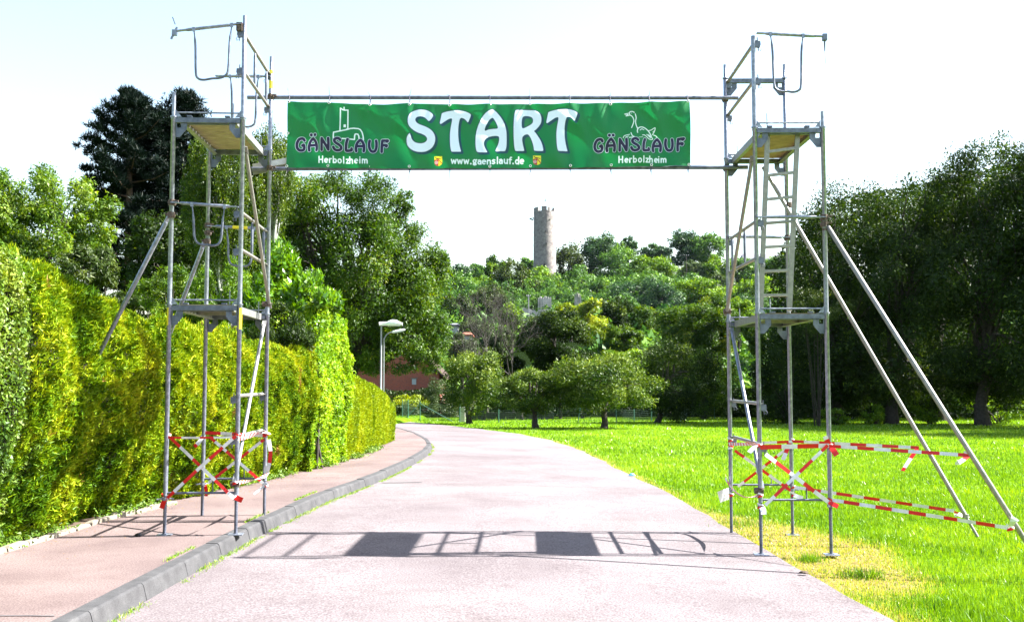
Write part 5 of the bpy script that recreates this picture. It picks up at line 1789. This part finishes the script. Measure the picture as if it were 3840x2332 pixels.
# radio mast beside the ruin and power pole on the skyline
def pole(label, sx, syt, syb, Y, r_, arms, name='power_pole', cat='pole', mat='bark_dead'):
    a, b = at(sx, syb, Y), at(sx, syt, Y)
    root = empty(name, a, 0, None, label, cat)
    MB().tube([(0, 0, -3), (0, 0, b[2] - a[2])], [r_, r_ * .7], 8).build('pole', M[mat], root)
    for f, w in arms:
        z = (b[2] - a[2]) * f
        MB().box((0, -r_ - .05, z), (w, .12, .14)).build('crossarm', M[mat], root)
        for x in (-w / 2 + .1, 0, w / 2 - .1):
            MB().tube([(x, -r_ - .05, z + .07), (x, -r_ - .05, z + .3)], [.06, .04], 6).build('insulator', M['white'], root)
    return root
pole('grey pole standing in front of the ruined wall left of the square stump', 1982, 1107, 1205, 300, .22, [(.97, 1.2)], 'mast', 'mast', 'lamp_grey')
pole('wooden power pole on the skyline left of the right tower', 2574, 957, 1000, 378, .14, [(.96, 1.8)])
tw_ = empty('power_line', at(2574, 960, 378), 0, None, 'thin power lines running left from the power pole on the skyline', 'power line')
for k in range(2):
    a = np.zeros(3) + (0, 0, -.1 - k * .4)
    b = at(2440, 985 + k * 4, 395) - at(2574, 960, 378)
    P = [a + (b - a) * t + (0, 0, -1.2 * sin(pi * t)) for t in np.linspace(0, 1, 9)]
    MB().tube(P, .035, 4).build('wire', M['black'], tw_)

# house on the hill and two roofs among the trees
def house(label, sx0, sx1, sy_ridge, sy_eave, sy_base, Y, wall, roofm, depth=9, windows=4, cat='house'):
    a, b = at(sx0, sy_base, Y), at(sx1, sy_base, Y)
    ze, zr = at(sx0, sy_eave, Y)[2] - a[2], at(sx0, sy_ridge, Y)[2] - a[2]
    Wd = b[0] - a[0]
    root = empty('house', a, 0, None, label, cat)
    MB().box((Wd / 2, depth / 2, ze / 2 - 2), (Wd, depth, ze + 4)).build('wall', M[wall], root)
    o = .4
    V = [(-o, -o, ze), (Wd + o, -o, ze), (Wd + o, depth + o, ze), (-o, depth + o, ze), (Wd * .04, depth / 2, zr), (Wd * .9, depth / 2, zr)]
    V += [(x, y, z - .25) for x, y, z in V[:4]]
    MB().add(V, [(0, 1, 5, 4), (2, 3, 4, 5), (1, 2, 5), (3, 0, 4), (0, 6, 7, 1), (1, 7, 8, 2), (2, 8, 9, 3), (3, 9, 6, 0), (6, 9, 8, 7)]).build('roof', M[roofm], root)
    for i in range(windows):
        x = Wd * (i + .7) / (windows + .4)
        w = MB().box((x, -.02, ze * .55), (Wd * .06, .08, ze * .38)).build('window', M['dark'], root)
        MB().box((x, -.08, ze * .55 - ze * .21), (Wd * .075, .1, ze * .04)).build('sill', M['white'], w)
    return root
house('pale house with a large grey roof on the hill, seen through the right tower', 2790, 2962, 946, 974, 1000, 410, 'wall_white', 'roof_grey', 12, 5)
house('small red roofed house among the trees left of the bare trees', 1736, 1766, 1243, 1254, 1264, 190, 'wall_white', 'roof_red', 6, 2)
house('small grey roofed house almost hidden beside the walnut tree', 1684, 1716, 1209, 1217, 1224, 200, 'wall_white', 'roof_grey', 6, 2)

# brick barn
YBn = 84.0
p0, p1 = at(1330, 1500, YBn), at(1647, 1500, YBn)
bb = empty('brick_barn', (p1[0], YBn, -1.2), 0, None, 'old red brick barn half hidden behind the walnut tree at the road bend', 'barn')
W_ = p1[0] - p0[0]
ze, zr = at(1647, 1400, YBn)[2] + 1.2, at(1480, 1235, YBn)[2] + 1.2
poly = [(-W_, 0), (0, 0), (0, ze), (-W_ / 2, zr), (-W_, ze)]
MB().extrude(poly, (0, 0, 0), (1, 0, 0), (0, 0, 1), -9).build('wall', M['brick'], bb)
sl_ = np.array([W_ / 2, 0, ze - zr]); sl_ /= np.linalg.norm(sl_)
for sgn in (1, -1):
    e = np.array([.45 if sgn > 0 else -W_ - .45, 0, ze - .45 * abs(sl_[2] / sl_[0])])
    rg = np.array([-W_ / 2, 0, zr + .02])
    V = [e + (0, -.35, 0), rg + (0, -.35, 0), rg + (0, 9.3, 0), e + (0, 9.3, 0)]
    V += [v + (0, 0, .18) for v in V]
    MB().add(V, [(0, 1, 2, 3), (7, 6, 5, 4), (0, 4, 5, 1), (1, 5, 6, 2), (2, 6, 7, 3), (3, 7, 4, 0)]).build('roof', M['roof'], bb)
q = at(1553, 1431, YBn)
w = MB().box((q[0] - p1[0], -.03, q[2] + 1.2), (.34, .1, .46)).build('window', M['wall_white'], bb)
MB().box((q[0] - p1[0], -.06, q[2] + 1.2 + .27), (.56, .1, .09)).build('lintel', M['edging'], w)
q = at(1655, 1378, YBn)
MB().box((-.7, -.02, ze + .35), (.8, .06, .35)).build('plaster_patch', M['kerb'], bb)

# ------------------------------------------------------------------ street lamps
def lamp(label, sx, sytop, Y, flat):
    p = at(sx, sytop, Y)
    g = ground_full(p[0], Y)
    root = empty('street_lamp', (p[0], Y, g), 0, None, label, 'street lamp')
    h = p[2] - g
    if flat:
        MB().tube([(0, 0, 0), (0, 0, h * .3), (0, 0, h * .3 + .01), (0, 0, h - .1)], [.055, .055, .04, .036], 12).build('pole', M['lamp_grey'], root)
        hd = MB()
        hd.box((.0, 0, h - .03), (.36, .16, .12)) if False else None
        rows = []
        for x, hw, zt_, zb_ in ((-.08, .07, .03, -.12), (.12, .075, .035, -.12), (.24, .085, .04, -.12), (.32, .13, .09, -.12), (.45, .16, .13, -.115), (.62, .155, .11, -.11), (.78, .12, .02, -.11), (.86, .06, -.08, -.115)):
            rows.append([(x, hw * cos(a) if abs(sin(a)) < .95 else hw * cos(a), (zt_ if sin(a) >= 0 else 0) * sin(a) + (zb_ if sin(a) < -.2 else 0) + h) for a in np.linspace(0, 2 * pi, 12, endpoint=False)])
        V = [v for rw in rows for v in rw]
        Fs = [(i * 12 + k, i * 12 + (k + 1) % 12, (i + 1) * 12 + (k + 1) % 12, (i + 1) * 12 + k) for i in range(len(rows) - 1) for k in range(12)]
        Fs += [tuple(range(12)), tuple(range((len(rows) - 1) * 12, len(rows) * 12))[::-1]]
        hd.add(V, Fs, 0, True)
        o = hd.build('lamp_head', M['lamp_glass'], root)
        MB().box((.55, 0, h - .125), (.42, .22, .03)).build('lens', M['lamp_under'], o)
    else:
        P = catmull([(0, 0, 0), (0, 0, h * .5), (0, 0, h - .55), (.03, 0, h - .33), (.14, 0, h - .16), (.32, 0, h - .07), (.42, 0, h - .05)], 4, False)
        MB().tube(P, np.linspace(.036, .026, len(P)), 10).build('pole', M['lamp_grey'], root)
        o = MB().tube([(.36, 0, h - .075), (.42, 0, h - .06), (.6, 0, h - .02), (.85, 0, h + .03), (.93, 0, h + .045), (.96, 0, h + .05)], [.03, .055, .065, .06, .045, .02], 10).build('lamp_head', M['lamp_glass'], root)
        MB().box((.68, 0, h - .055), (.4, .07, .03), axes=np.array([[.98, 0, .19], [0, 1, 0], [-.19, 0, .98]])).build('lens', M['lamp_under'], o)
lamp('taller street lamp with a broad flat head behind the hedge end', 1430, 1210, 42, True)
lamp('thinner street lamp with a curved neck just right of the taller one', 1440, 1240, 47, False)
# dark post at the end of the hedge
q = gnd(1472, 1642, 0)
g_ = empty('gate_post', (q[0], q[1], float(fall(q[1]))), 0, None, 'short black post at the far end of the clipped hedge', 'post')
MB().box((0, 0, .24), (.10, .10, .50)).build('post', M['black'], g_)
MB().box((0, 0, .50), (.12, .12, .025)).build('cap', M['black'], g_)

# ------------------------------------------------------------------ fences
FP = [(1508, 1501, 1577), (1530, 1499, 1580), (1575, 1507, 1579), (1724, 1519, 1583), (1870, 1537, 1585), (2015, 1526, 1584), (2166, 1531, 1585), (2311, 1531, 1583), (2378, 1535, 1579), (2443, 1530, 1578), (2552, 1512, 1579), (2575, 1518, 1572), (2679, 1495, 1571)]
pts = []
for sx, yt, yb in FP:
    g_ = gnd(sx, yb, -.25)
    tz = at(sx, yt, g_[1])[2]
    pts.append((g_[0], g_[1], float(-.25 + fall(g_[1])), tz))
fo = pts[3]
fe = empty('wire_fence', (fo[0], fo[1], fo[2]), 0, None, 'green wire mesh fence with thin posts running along the back of the orchard', 'fence')
O_ = np.array(fo[:3])
for i, (x, y, z, tz) in enumerate(pts):
    lean = .16 if i == 6 else 0
    MB().tube([np.array((x, y, z - .1)) - O_, np.array((x + lean, y, tz + .04)) - O_], .03, 8).build('fence_post', M['green_post'], fe)
for (x0, y0, z0, t0), (x1, y1, z1, t1) in zip(pts[:-1], pts[1:]):
    a, b = np.array((x0, y0, z0)) - O_, np.array((x1, y1, z1)) - O_
    ha, hb_ = t0 - z0 - .05, t1 - z1 - .05
    mb = MB()
    ln = np.linalg.norm(b - a)
    k = max(3, int(ln / .1))
    for i in range(1, k):
        t = i / k
        p = a + (b - a) * t
        mb.bar(p + (0, 0, .03), p + (0, 0, ha * (1 - t) + hb_ * t), .006, .006)
    for j in range(7):
        f = .03 + .97 * j / 6
        mb.bar(a + (0, -.004, ha * f), b + (0, -.004, hb_ * f), .007, .007)
    mb.build('mesh_panel', M['wire'], fe)
for (x, s_) in ((pts[2], -1.1), (pts[2], 2.1)):
    MB().tube([np.array((x[0], x[1], x[3] - .1)) - O_, np.array((x[0] + s_, x[1] - .4, x[2])) - O_], .025, 6).build('brace_post', M['green_post'], fe)
q = gnd(1733, 1582, -.25)
g_ = empty('gate_pillar', (q[0], q[1] + .3, float(-.25 + fall(q[1]))), 0, None, 'short pale concrete pillar beside a fence post left of the orchard', 'pillar')
MB().box((0, 0, .42), (.34, .3, .9)).build('pillar', M['ruin'], g_)
MB().box((0, 0, .89), (.40, .36, .06)).build('cap', M['ruin'], g_)
a = gnd(1750, 1574, -.25); b = gnd(2080, 1574, -.25)
g_ = empty('garden_wall', (a[0], a[1] + 1.0, float(-.25 + fall(a[1]))), 0, None, 'low grey garden wall behind the fence left in the orchard', 'wall')
kk = 9
for i in range(kk):
    wl = (b[0] - a[0]) / kk
    MB().box((wl * (i + .5), 0, .22), (wl - .03, .18, .5)).build('panel', M['kerb'], g_)

# goal-like net frame and vegetable netting beside the barn
def patch(label, sx0, sx1, syt, syb, Y, mat, n, leaf, seed, name='bush', cat='bush', asp=.4):
    bush(label, (sx0 + sx1) / 2 / DD, (syt + syb) / 2 / DD, (sx1 - sx0) / 2 / DD, (syb - syt) / 2 / DD, Y, mat, n, leaf, seed=seed, cat=cat, name=name, aspect=asp, nclump=30, clump=.34)
patch('leafy vine bush with yellow green leaves in front of the brick barn', 1480, 1600, 1478, 1535, 76, 'yellow', 3200, .2, 521)
patch('grey green round shrub right of the brick wall', 1595, 1690, 1425, 1540, 77, 'greytree', 6500, .12, 522)
patch('pale blueish vegetable bed behind the fence at the road bend', 1484, 1570, 1515, 1572, 74, 'greytree', 2600, .16, 523, 'shrub', 'shrub')
patch('dark shrub behind the fence between the vine and the pillar', 1600, 1730, 1515, 1575, 78, 'olive', 4200, .14, 524)
patch('pale green shrub behind the fence right of the dark orchard tree', 2570, 2650, 1518, 1572, 80, 'greytree', 3200, .14, 525)

# ------------------------------------------------------------------ barrier tape
def ribbon(mb, P, w, phase=0.0, stripe=.17, axis=(0, 0, 1), twist=0.0, sag=0.0):
    P = np.array(P, float)
    if len(P) == 2:
        t = np.linspace(0, 1, 60)[:, None]
        P = P[0] + (P[1] - P[0]) * t
        P[:, 2] -= np.sin(t[:, 0] * pi) * sag
    else:
        P = catmull(P, 8, False)
    P = interp(P, max(6, int(np.sum(np.linalg.norm(np.diff(P, axis=0), axis=1)) / (stripe / 4))))
    T = np.gradient(P, axis=0)
    T /= np.linalg.norm(T, axis=1)[:, None]
    A = np.tile(np.array(axis, float), (len(P), 1))
    A -= T * np.sum(A * T, 1)[:, None]
    A /= np.linalg.norm(A, axis=1)[:, None] + 1e-9
    B = np.cross(T, A)
    s_ = np.r_[0, np.cumsum(np.linalg.norm(np.diff(P, axis=0), axis=1))]
    ang = twist * s_ + .25 * np.sin(s_ * 3 + phase * 9)
    S = A * np.cos(ang)[:, None] + B * np.sin(ang)[:, None]
    up, lo = P + S * w / 2, P - S * w / 2
    n = len(P)
    for i in range(n - 1):
        mi = int(((s_[i] + s_[i + 1]) / 2 / stripe + phase) % 2)
        mb.add([lo[i], lo[i + 1], up[i + 1], up[i]], [(0, 1, 2, 3)], mi, True)
    return mb
TAPE_M = [M['tape_red'], M['tape_white']]
def knot(mb, c, r_=.031, h=.05, mi=0):
    c = np.array(c, float)
    for k, (dz, hh, m_) in enumerate(((-h * .3, h * .5, mi), (h * .15, h * .4, 1 - mi))):
        tilt = .012 * (-1) ** k
        P = [(c[0] + (r_ + .002 * k) * cos(a), c[1] + (r_ + .002 * k) * sin(a), c[2] + dz + tilt * cos(a)) for a in np.linspace(0, 2 * pi, 17)]
        V = P + [(x, y, z + hh) for x, y, z in P]
        mb.add(V, [(i, i + 1, i + 18, i + 17) for i in range(16)], m_, True)
def tape(label, strands, knots=(), tails=(), group=None):
    P0 = np.array(strands[0][0][0] if strands else knots[0][0], float)
    root = empty('barrier_tape', P0, 0, None, label, 'barrier tape', group)
    for st in strands:
        pts_, kw = st
        mb = MB()
        ribbon(mb, [np.array(p, float) - P0 for p in pts_], **kw)
        mb.build('tape', TAPE_M, root)
    for c, mi in knots:
        mb = MB()
        knot(mb, np.array(c, float) - P0, mi=mi)
        mb.build('knot', TAPE_M, root)
    for pts_, w, ph in tails:
        mb = MB()
        ribbon(mb, [np.array(p, float) - P0 for p in pts_], w=w, phase=ph, stripe=.15, axis=(1, 0, .3), twist=.8)
        mb.build('tail', TAPE_M, root)
    return root
l3 = lambda u, v, Y: at(560 + u / 2.2, 1400 + v / 2.2, Y)
r6 = lambda u, v, Y: at(2640 + u / 2.0786, 1400 + v / 2.0786, Y)
r7 = lambda u, v, Y: at(3100 + u / 2.4135, 1500 + v / 2.4135, Y)
yf, yr = LT['Y'] - .03, LT['Y'] + BAY - .03
K = dict(w=.034, phase=0)
def kd(**k):
    d_ = dict(K); d_.update(k); return d_
tape('red and white tape crossing down to the right on the front of the left tower', [([l3(175, 530, yf), l3(700, 1030, yf - .01)], kd(phase=.2))], [(l3(707, 1020, yf + .03), 0)], [([l3(712, 1020, yf), l3(740, 1035, yf - .03), l3(768, 1045, yf - .05)], .055, .1)])
tape('red and white tape crossing up to the right on the front of the left tower', [([l3(150, 1025, yf - .005), l3(715, 515, yf - .02)], kd(phase=.6, sag=-.01))], [(l3(126, 1020, yf + .03), 1)], [([l3(130, 1020, yf), l3(118, 1060, yf - .02), l3(100, 1112, yf - .03)], .06, .05)])
tape('red and white tape stretched level along the front of the left tower', [([l3(150, 528, yf), l3(720, 524, yf)], kd(w=.022, phase=.1, sag=.004))], [(l3(152, 510, yf + .03), 0), (l3(725, 515, yf + .03), 1)])
tape('red and white tape stretched level along the back of the left tower', [([l3(462, 488, yr), l3(965, 512, yr)], kd(w=.04, phase=.0))], [(l3(459, 490, yr + .03), 0)], [([l3(452, 500, yr), l3(415, 560, yr - .03), l3(372, 605, yr - .05)], .05, 1.1)])
tape('red and white tape crossing down to the right on the back of the left tower', [([l3(495, 520, yr), l3(940, 905, yr)], kd(phase=.35))], [(l3(958, 925, yr + .03), 0)], [([l3(950, 925, yr), l3(905, 960, yr - .02), l3(862, 995, yr - .04)], .045, .9)])
tape('red and white tape crossing up to the right on the back of the left tower', [([l3(490, 900, yr), l3(945, 545, yr)], kd(phase=1.4))], [(l3(447, 925, yr + .03), 1)], [([l3(462, 930, yr), l3(470, 970, yr - .02), l3(470, 1012, yr - .02)], .04, .0)])
tape('twisted striped tape high between the two road side posts of the left tower', [([l3(735, 525, yf), l3(985, 488, yr)], kd(w=.07, stripe=.075, twist=1.2, phase=1))], [(l3(972, 500, yr + .03), 0)], [([l3(985, 545, yr), l3(1000, 640, yr - .02), l3(992, 730, yr - .02), l3(975, 800, yr - .02)], .045, 1.2)])
tape('twisted striped tape low between the two road side posts of the left tower', [([l3(745, 897, yf), l3(980, 832, yr)], kd(w=.035, stripe=.07, twist=2, phase=1, sag=.02))], [(l3(710, 900, yf + .03), 0)], [([l3(975, 765, yr), l3(965, 800, yr), l3(972, 830, yr)], .07, 1.0)])
yf, yr = RT['Y'] - .03, RT['Y'] + BAY - .03
tape('red and white tape crossing down to the right on the front of the right tower', [([r6(480, 628, yf), r6(968, 1000, yf)], kd(w=.042, phase=1.2))], [(r6(985, 995, yf + .03), 1)], [([r6(975, 1000, yf), r6(1010, 1020, yf - .03), r6(1046, 1035, yf - .05)], .05, .3)])
tape('red and white tape crossing up to the right on the front of the right tower', [([r6(478, 1025, yf - .01), r6(965, 558, yf - .02)], kd(phase=1.1))], [(r6(440, 1035, yf + .03), 0)], [([r6(450, 1040, yf), r6(462, 1065, yf - .02), r6(466, 1098, yf - .03)], .06, 1.1)])
tape('wide red and white tape stretched level along the front of the right tower', [([r6(440, 574, yf), r6(975, 562, yf)], kd(w=.048, stripe=.2, phase=.0))], [(r6(430, 560, yf + .03), 0)], [([r6(425, 550, yf), r6(390, 575, yf - .03), r6(352, 615, yf - .05)], .055, .8)])
tape('red and white tape running level behind the right tower to the far raking pole', [([r6(205, 552, yr), r6(690, 530, yr)], kd(w=.032, phase=.8)), ([r6(690, 528, yr), at(3446, 1678, 11.95)], kd(w=.036, phase=.1))],
     [(r6(684, 520, yr + .03), 0)], [([r6(665, 540, yr), r6(645, 600, yr - .03), r6(615, 672, yr - .05)], .05, .2), ([at(3440, 1682, 11.9), at(3410, 1725, 11.85), at(3385, 1765, 11.8)], .045, .1)])
tape('red and white tape crossing down to the right on the back of the right tower', [([r6(240, 600, yr), r6(700, 930, yr)], kd(phase=.1))], [(r6(694, 945, yr + .03), 0)], [([r6(700, 945, yr), r6(735, 960, yr - .02), r6(770, 972, yr - .03)], .05, 1.0)])
tape('red and white tape crossing up to the right on the back of the right tower', [([r6(265, 880, yr), r6(665, 570, yr)], kd(phase=1.5))], [(r6(214, 945, yr + .03), 0)])
tape('narrow striped tape at the top between the road side posts of the right tower', [([r6(195, 550, yr), r6(415, 552, yf)], kd(w=.035, stripe=.075, phase=1, twist=.6))], [(r6(206, 520, yr + .03), 0), (r6(208, 575, yr + .03), 1)])
tape('sagging striped tape low between the road side posts of the right tower', [([r6(165, 815, yr), r6(215, 890, yr - .2), r6(280, 945, yr - .6), r6(340, 962, yf + .6), r6(425, 948, yf)], kd(w=.045, stripe=.07, phase=1, twist=1.5))], [(r6(437, 950, yf + .03), 0)])
tape('white plastic tape end hanging on the left rear leg of the right tower', [([r6(195, 935, yr), r6(160, 945, yr - .05), r6(115, 965, yr - .08)], kd(w=.14, stripe=3, phase=1, axis=(.2, 0, 1)))])
tape('upper front tape running from the right tower to the near raking pole', [([r6(975, 565, yf), at(3628, 1706, 10.0)], kd(w=.034, phase=.2))], [(r6(980, 560, yf + .03), 0), (at(3628, 1706, 10.03), 0)],
     [([r6(990, 572, yf), r6(1010, 600, yf - .03), r6(1035, 638, yf - .05)], .06, .0), ([r6(975, 550, yf), r6(955, 515, yf - .02), r6(943, 488, yf - .03)], .05, .6), ([at(3630, 1708, 9.95), at(3605, 1728, 9.9), at(3582, 1738, 9.9)], .045, .5)])
tape('lower tape running from the rear leg of the right tower to the far raking pole', [([r6(705, 885, yr), at(3578, 1915, 11.72)], kd(w=.036, phase=1.2))], [(r6(693, 882, yr + .03), 0), (at(3590, 1928, 11.74), 1)], [([at(3592, 1925, 11.7), at(3612, 1933, 11.65), at(3632, 1942, 11.6)], .05, 1.0)])
tape('lowest tape running from the front leg of the right tower to the near raking pole', [([r6(1000, 985, yf), at(3786, 1979, 9.6)], kd(w=.036, phase=1.1))], [(at(3789, 1980, 9.62), 0)], [([at(3790, 1972, 9.55), at(3800, 1955, 9.5), at(3808, 1940, 9.5)], .08, 1.0)])

# ------------------------------------------------------------------ grass, weeds, litter
def blades(name, X, Y, Z, h, w, tint, lean=.45, seed=0, label=None, mat='grass'):
    r = np.random.default_rng(seed)
    n = len(X)
    a = r.uniform(0, 2 * pi, n)
    b = r.uniform(0, 2 * pi, n)
    S = np.stack([np.cos(a), np.sin(a), 0 * a], -1) * (w / 2)[:, None] if not np.isscalar(w) else np.stack([np.cos(a), np.sin(a), 0 * a], -1) * w / 2
    B = np.stack([X, Y, Z], -1)
    le = np.abs(r.normal(0, lean, n))
    Tp = B + np.stack([np.cos(b) * le * h, np.sin(b) * le * h, h / np.sqrt(1 + le ** 2)], -1)
    Mi = B + (Tp - B) * .55 + np.stack([0 * h, 0 * h, h * .08], -1)
    V = np.stack([B - S, B + S, Tp], 1).reshape(-1, 3)
    return link_mesh(name, fast_mesh(name, V, 3, tint, L[mat]), kind='stuff', label=label)
r = np.random.default_rng(600)
Xs, Ys, Hs, Ws = [], [], [], []
for (y0, y1, n, h, w) in ((5.6, 11, 86000, .075, .008), (11, 17, 78000, .085, .011), (17, 28, 70000, .09, .017), (28, 50, 52000, .10, .030), (50, 76, 26000, .12, .05)):
    y = r.uniform(y0, y1, n)
    xr = x_on(RIGHT, y)
    lo = xr - .03
    hi = np.maximum(y * .62 + 1.2, lo + .5)
    x = lo + (hi - lo) * r.uniform(0, 1, n)
    Xs.append(x); Ys.append(y)
    Hs.append(h * r.uniform(.45, 1.35, n)); Ws.append(np.full(n, w))
X, Y, H, Wd = map(np.concatenate, (Xs, Ys, Hs, Ws))
keep = (Y < 42) | (X > x_on(RIGHT, Y) + .1)
X, Y, H, Wd = X[keep], Y[keep], H[keep], Wd[keep]
dr = dryness(X, Y)
tuft = vnoise(np.c_[X, Y, X * 0], 3.2, 61)
tuft2 = vnoise(np.c_[X, Y, X * 0], .55, 62)
H = H * (.5 + .45 * tuft) * (1 - .55 * dr)
tuft3 = vnoise(np.c_[X, Y, X * 0], .21, 67)
tint = .34 + (tuft - .5) * .26 + (tuft2 - .5) * .35 + (tuft3 - .5) * .35 + r.normal(0, .15, len(X))
isd = r.uniform(0, 1, len(X)) < dr * .85
tint[isd] = .80 + r.normal(0, .09, isd.sum())
tint = np.clip(tint, 0, 1)
tint[~isd] = np.clip(tint[~isd], 0, .66)
blades('meadow_grass', X, Y, ground_z(X, Y), H, Wd, tint, seed=601, label='bright green meadow grass with a dry yellow strip by the road')
# taller tufts at the verge
tx, ty = [], []
for cx, cy, nn_, rad in ((3.3, 9.9, 260, .10), (3.75, 8.1, 420, .2), (3.6, 7.6, 500, .25), (4.3, 7.7, 500, .3), (3.45, 8.6, 300, .15), (4.3, 12.1, 350, .15), (3.05, 10.75, 200, .07), (5.2, 8.4, 400, .25), (2.95, 13.4, 260, .2), (4.9, 11.2, 260, .16), (3.9, 6.95, 500, .3)):
    tx.append(r.normal(cx, rad, nn_)); ty.append(r.normal(cy, rad, nn_))
tx, ty = np.concatenate(tx), np.concatenate(ty)
blades('grass_tufts', tx, ty, ground_z(tx, ty), r.uniform(.05, .13, len(tx)), .009, .25 + r.normal(0, .12, len(tx)), .5, 602, 'taller dark green grass tufts near the verge')
# weeds along the kerb foot, the edging and the hedge foot
s_ = r.uniform(0, 1, 6500) ** 1.2 * 30 + 3
kx = x_on(KERB, s_) + .035 + np.abs(r.normal(0, .035, len(s_)))
msk = vnoise(np.c_[kx, s_, kx * 0], 1.1, 63) + .25 * vnoise(np.c_[kx, s_, kx * 0], 5, 64) > .62
kx, s_ = kx[msk], s_[msk]
blades('kerb_weeds', kx, s_, -.13 + fall(s_), r.uniform(.012, .042, len(kx)), .007, .45 + r.normal(0, .2, len(kx)), .8, 603, 'yellowish weeds growing along the foot of the kerb')
s_ = 6 + r.uniform(0, 1, 1600) * 9
kx = x_on(KERB, s_) - .17 + r.normal(0, .012, len(s_))
msk = vnoise(np.c_[kx * 0, s_, kx * 0], 1.6, 65) > .66
blades('joint_weeds', kx[msk], s_[msk], .004 + fall(s_[msk]), r.uniform(.01, .04, msk.sum()), .010, .4 + r.normal(0, .16, msk.sum()), .9, 604, 'small weeds in the joint between kerb and pavement')
n = 9000
y = r.uniform(7, 27, n)
x = x_on(HEDGE, y) + np.where(y < 13.3, .12, .02) + np.abs(r.normal(0, .11, n))
msk = vnoise(np.c_[x, y, x * 0], 1.5, 66) > .5
x, y = x[msk], y[msk]
n = len(x)
P = np.c_[x, y, fall(y) + .02 + np.abs(r.normal(0, .05, n))]
V = leaves(P, norm(r.normal(size=(n, 3)) + (0, 0, .3)), norm(r.normal(size=(n, 3)) * .6 + (.3, -.2, 1)), .045 * r.uniform(.5, 1.4, n), .028)
link_mesh('hedge_foot_weeds', fast_mesh('hedge_foot_weeds', V, 3, .4 + r.normal(0, .2, n), L['privet']), kind='stuff', label='low leafy weeds along the foot of the hedge')
# dry leaf crumbs on the paving
n = 1500
y = r.uniform(7.5, 26, n) ** 1.0
x = x_on(HEDGE, y) + .15 + np.abs(r.normal(0, .35, n))
x = np.minimum(x, x_on(KERB, y) - .25)
P = np.c_[x, y, fall(y) + .008]
V = leaves(P, norm(np.c_[r.normal(size=(n, 2)), np.zeros(n)]), norm(np.c_[r.normal(0, .15, (n, 2)), np.ones(n)]), .022 * r.uniform(.4, 1.3, n), .014)
link_mesh('dry_leaf_litter', fast_mesh('dry_leaf_litter', V, 3, .97 + r.normal(0, .02, n), L['thuja']), kind='stuff', label='dry leaf crumbs on the pavement beside the hedge')

def lump(name, label, cat, p, size, mat, seed):
    r_ = np.random.default_rng(seed)
    root = empty(name, p, 0, None, label, cat)
    mb = MB()
    k = 9
    rows = []
    for j, (zz_, rr) in enumerate(((0, 1), (.35, .95), (.75, .6))):
        for i in range(k):
            a = 2 * pi * i / k
            q = rr * r_.uniform(.7, 1.15)
            rows.append((q * cos(a) * size[0], q * sin(a) * size[1], zz_ * size[2] * r_.uniform(.7, 1.2)))
    rows.append((0, 0, size[2]))
    Fs = [(j * k + i, j * k + (i + 1) % k, (j + 1) * k + (i + 1) % k, (j + 1) * k + i) for j in range(2) for i in range(k)]
    Fs += [(2 * k + i, 2 * k + (i + 1) % k, 3 * k) for i in range(k)]
    mb.add(rows, Fs)
    mb.build('piece', M[mat], root)
q = gnd(2370, 1790, -.24)
lump('litter', 'crumpled pale blue litter on the verge at the right edge of the road', 'litter', (q[0], q[1], float(-.2 + fall(q[1]))), (.075, .06, .05), 'blue', 1)
q = gnd(517, 2010, 0)
lump('rubber_block', 'small black rubber block on the pavement beside the left tower', 'block', (q[0], q[1], .006), (.045, .03, .03), 'black', 2)
q = gnd(3015, 2164, -.24)
lump('dead_clod', 'small dark clod of earth on the road edge near the right tower', 'clod', (q[0], q[1], -.2), (.05, .03, .025), 'soil', 3)

# ------------------------------------------------------------------ air
m, nt_ = new_mat('air')
pv = N(nt_, 'ShaderNodeVolumePrincipled')
pv.inputs['Color'].default_value = (.66, .80, 1.0, 1)
pv.inputs['Density'].default_value = 0.000015
pv.inputs['Anisotropy'].default_value = 0.3
o_ = N(nt_, 'ShaderNodeOutputMaterial')
nt_.links.new(pv.outputs[0], o_.inputs['Volume'])
hz_ = MB().box((0, 1470, 34), (1816, 3080, 84)).build('haze', m, kind='stuff', label='thin pale summer haze over the whole place')
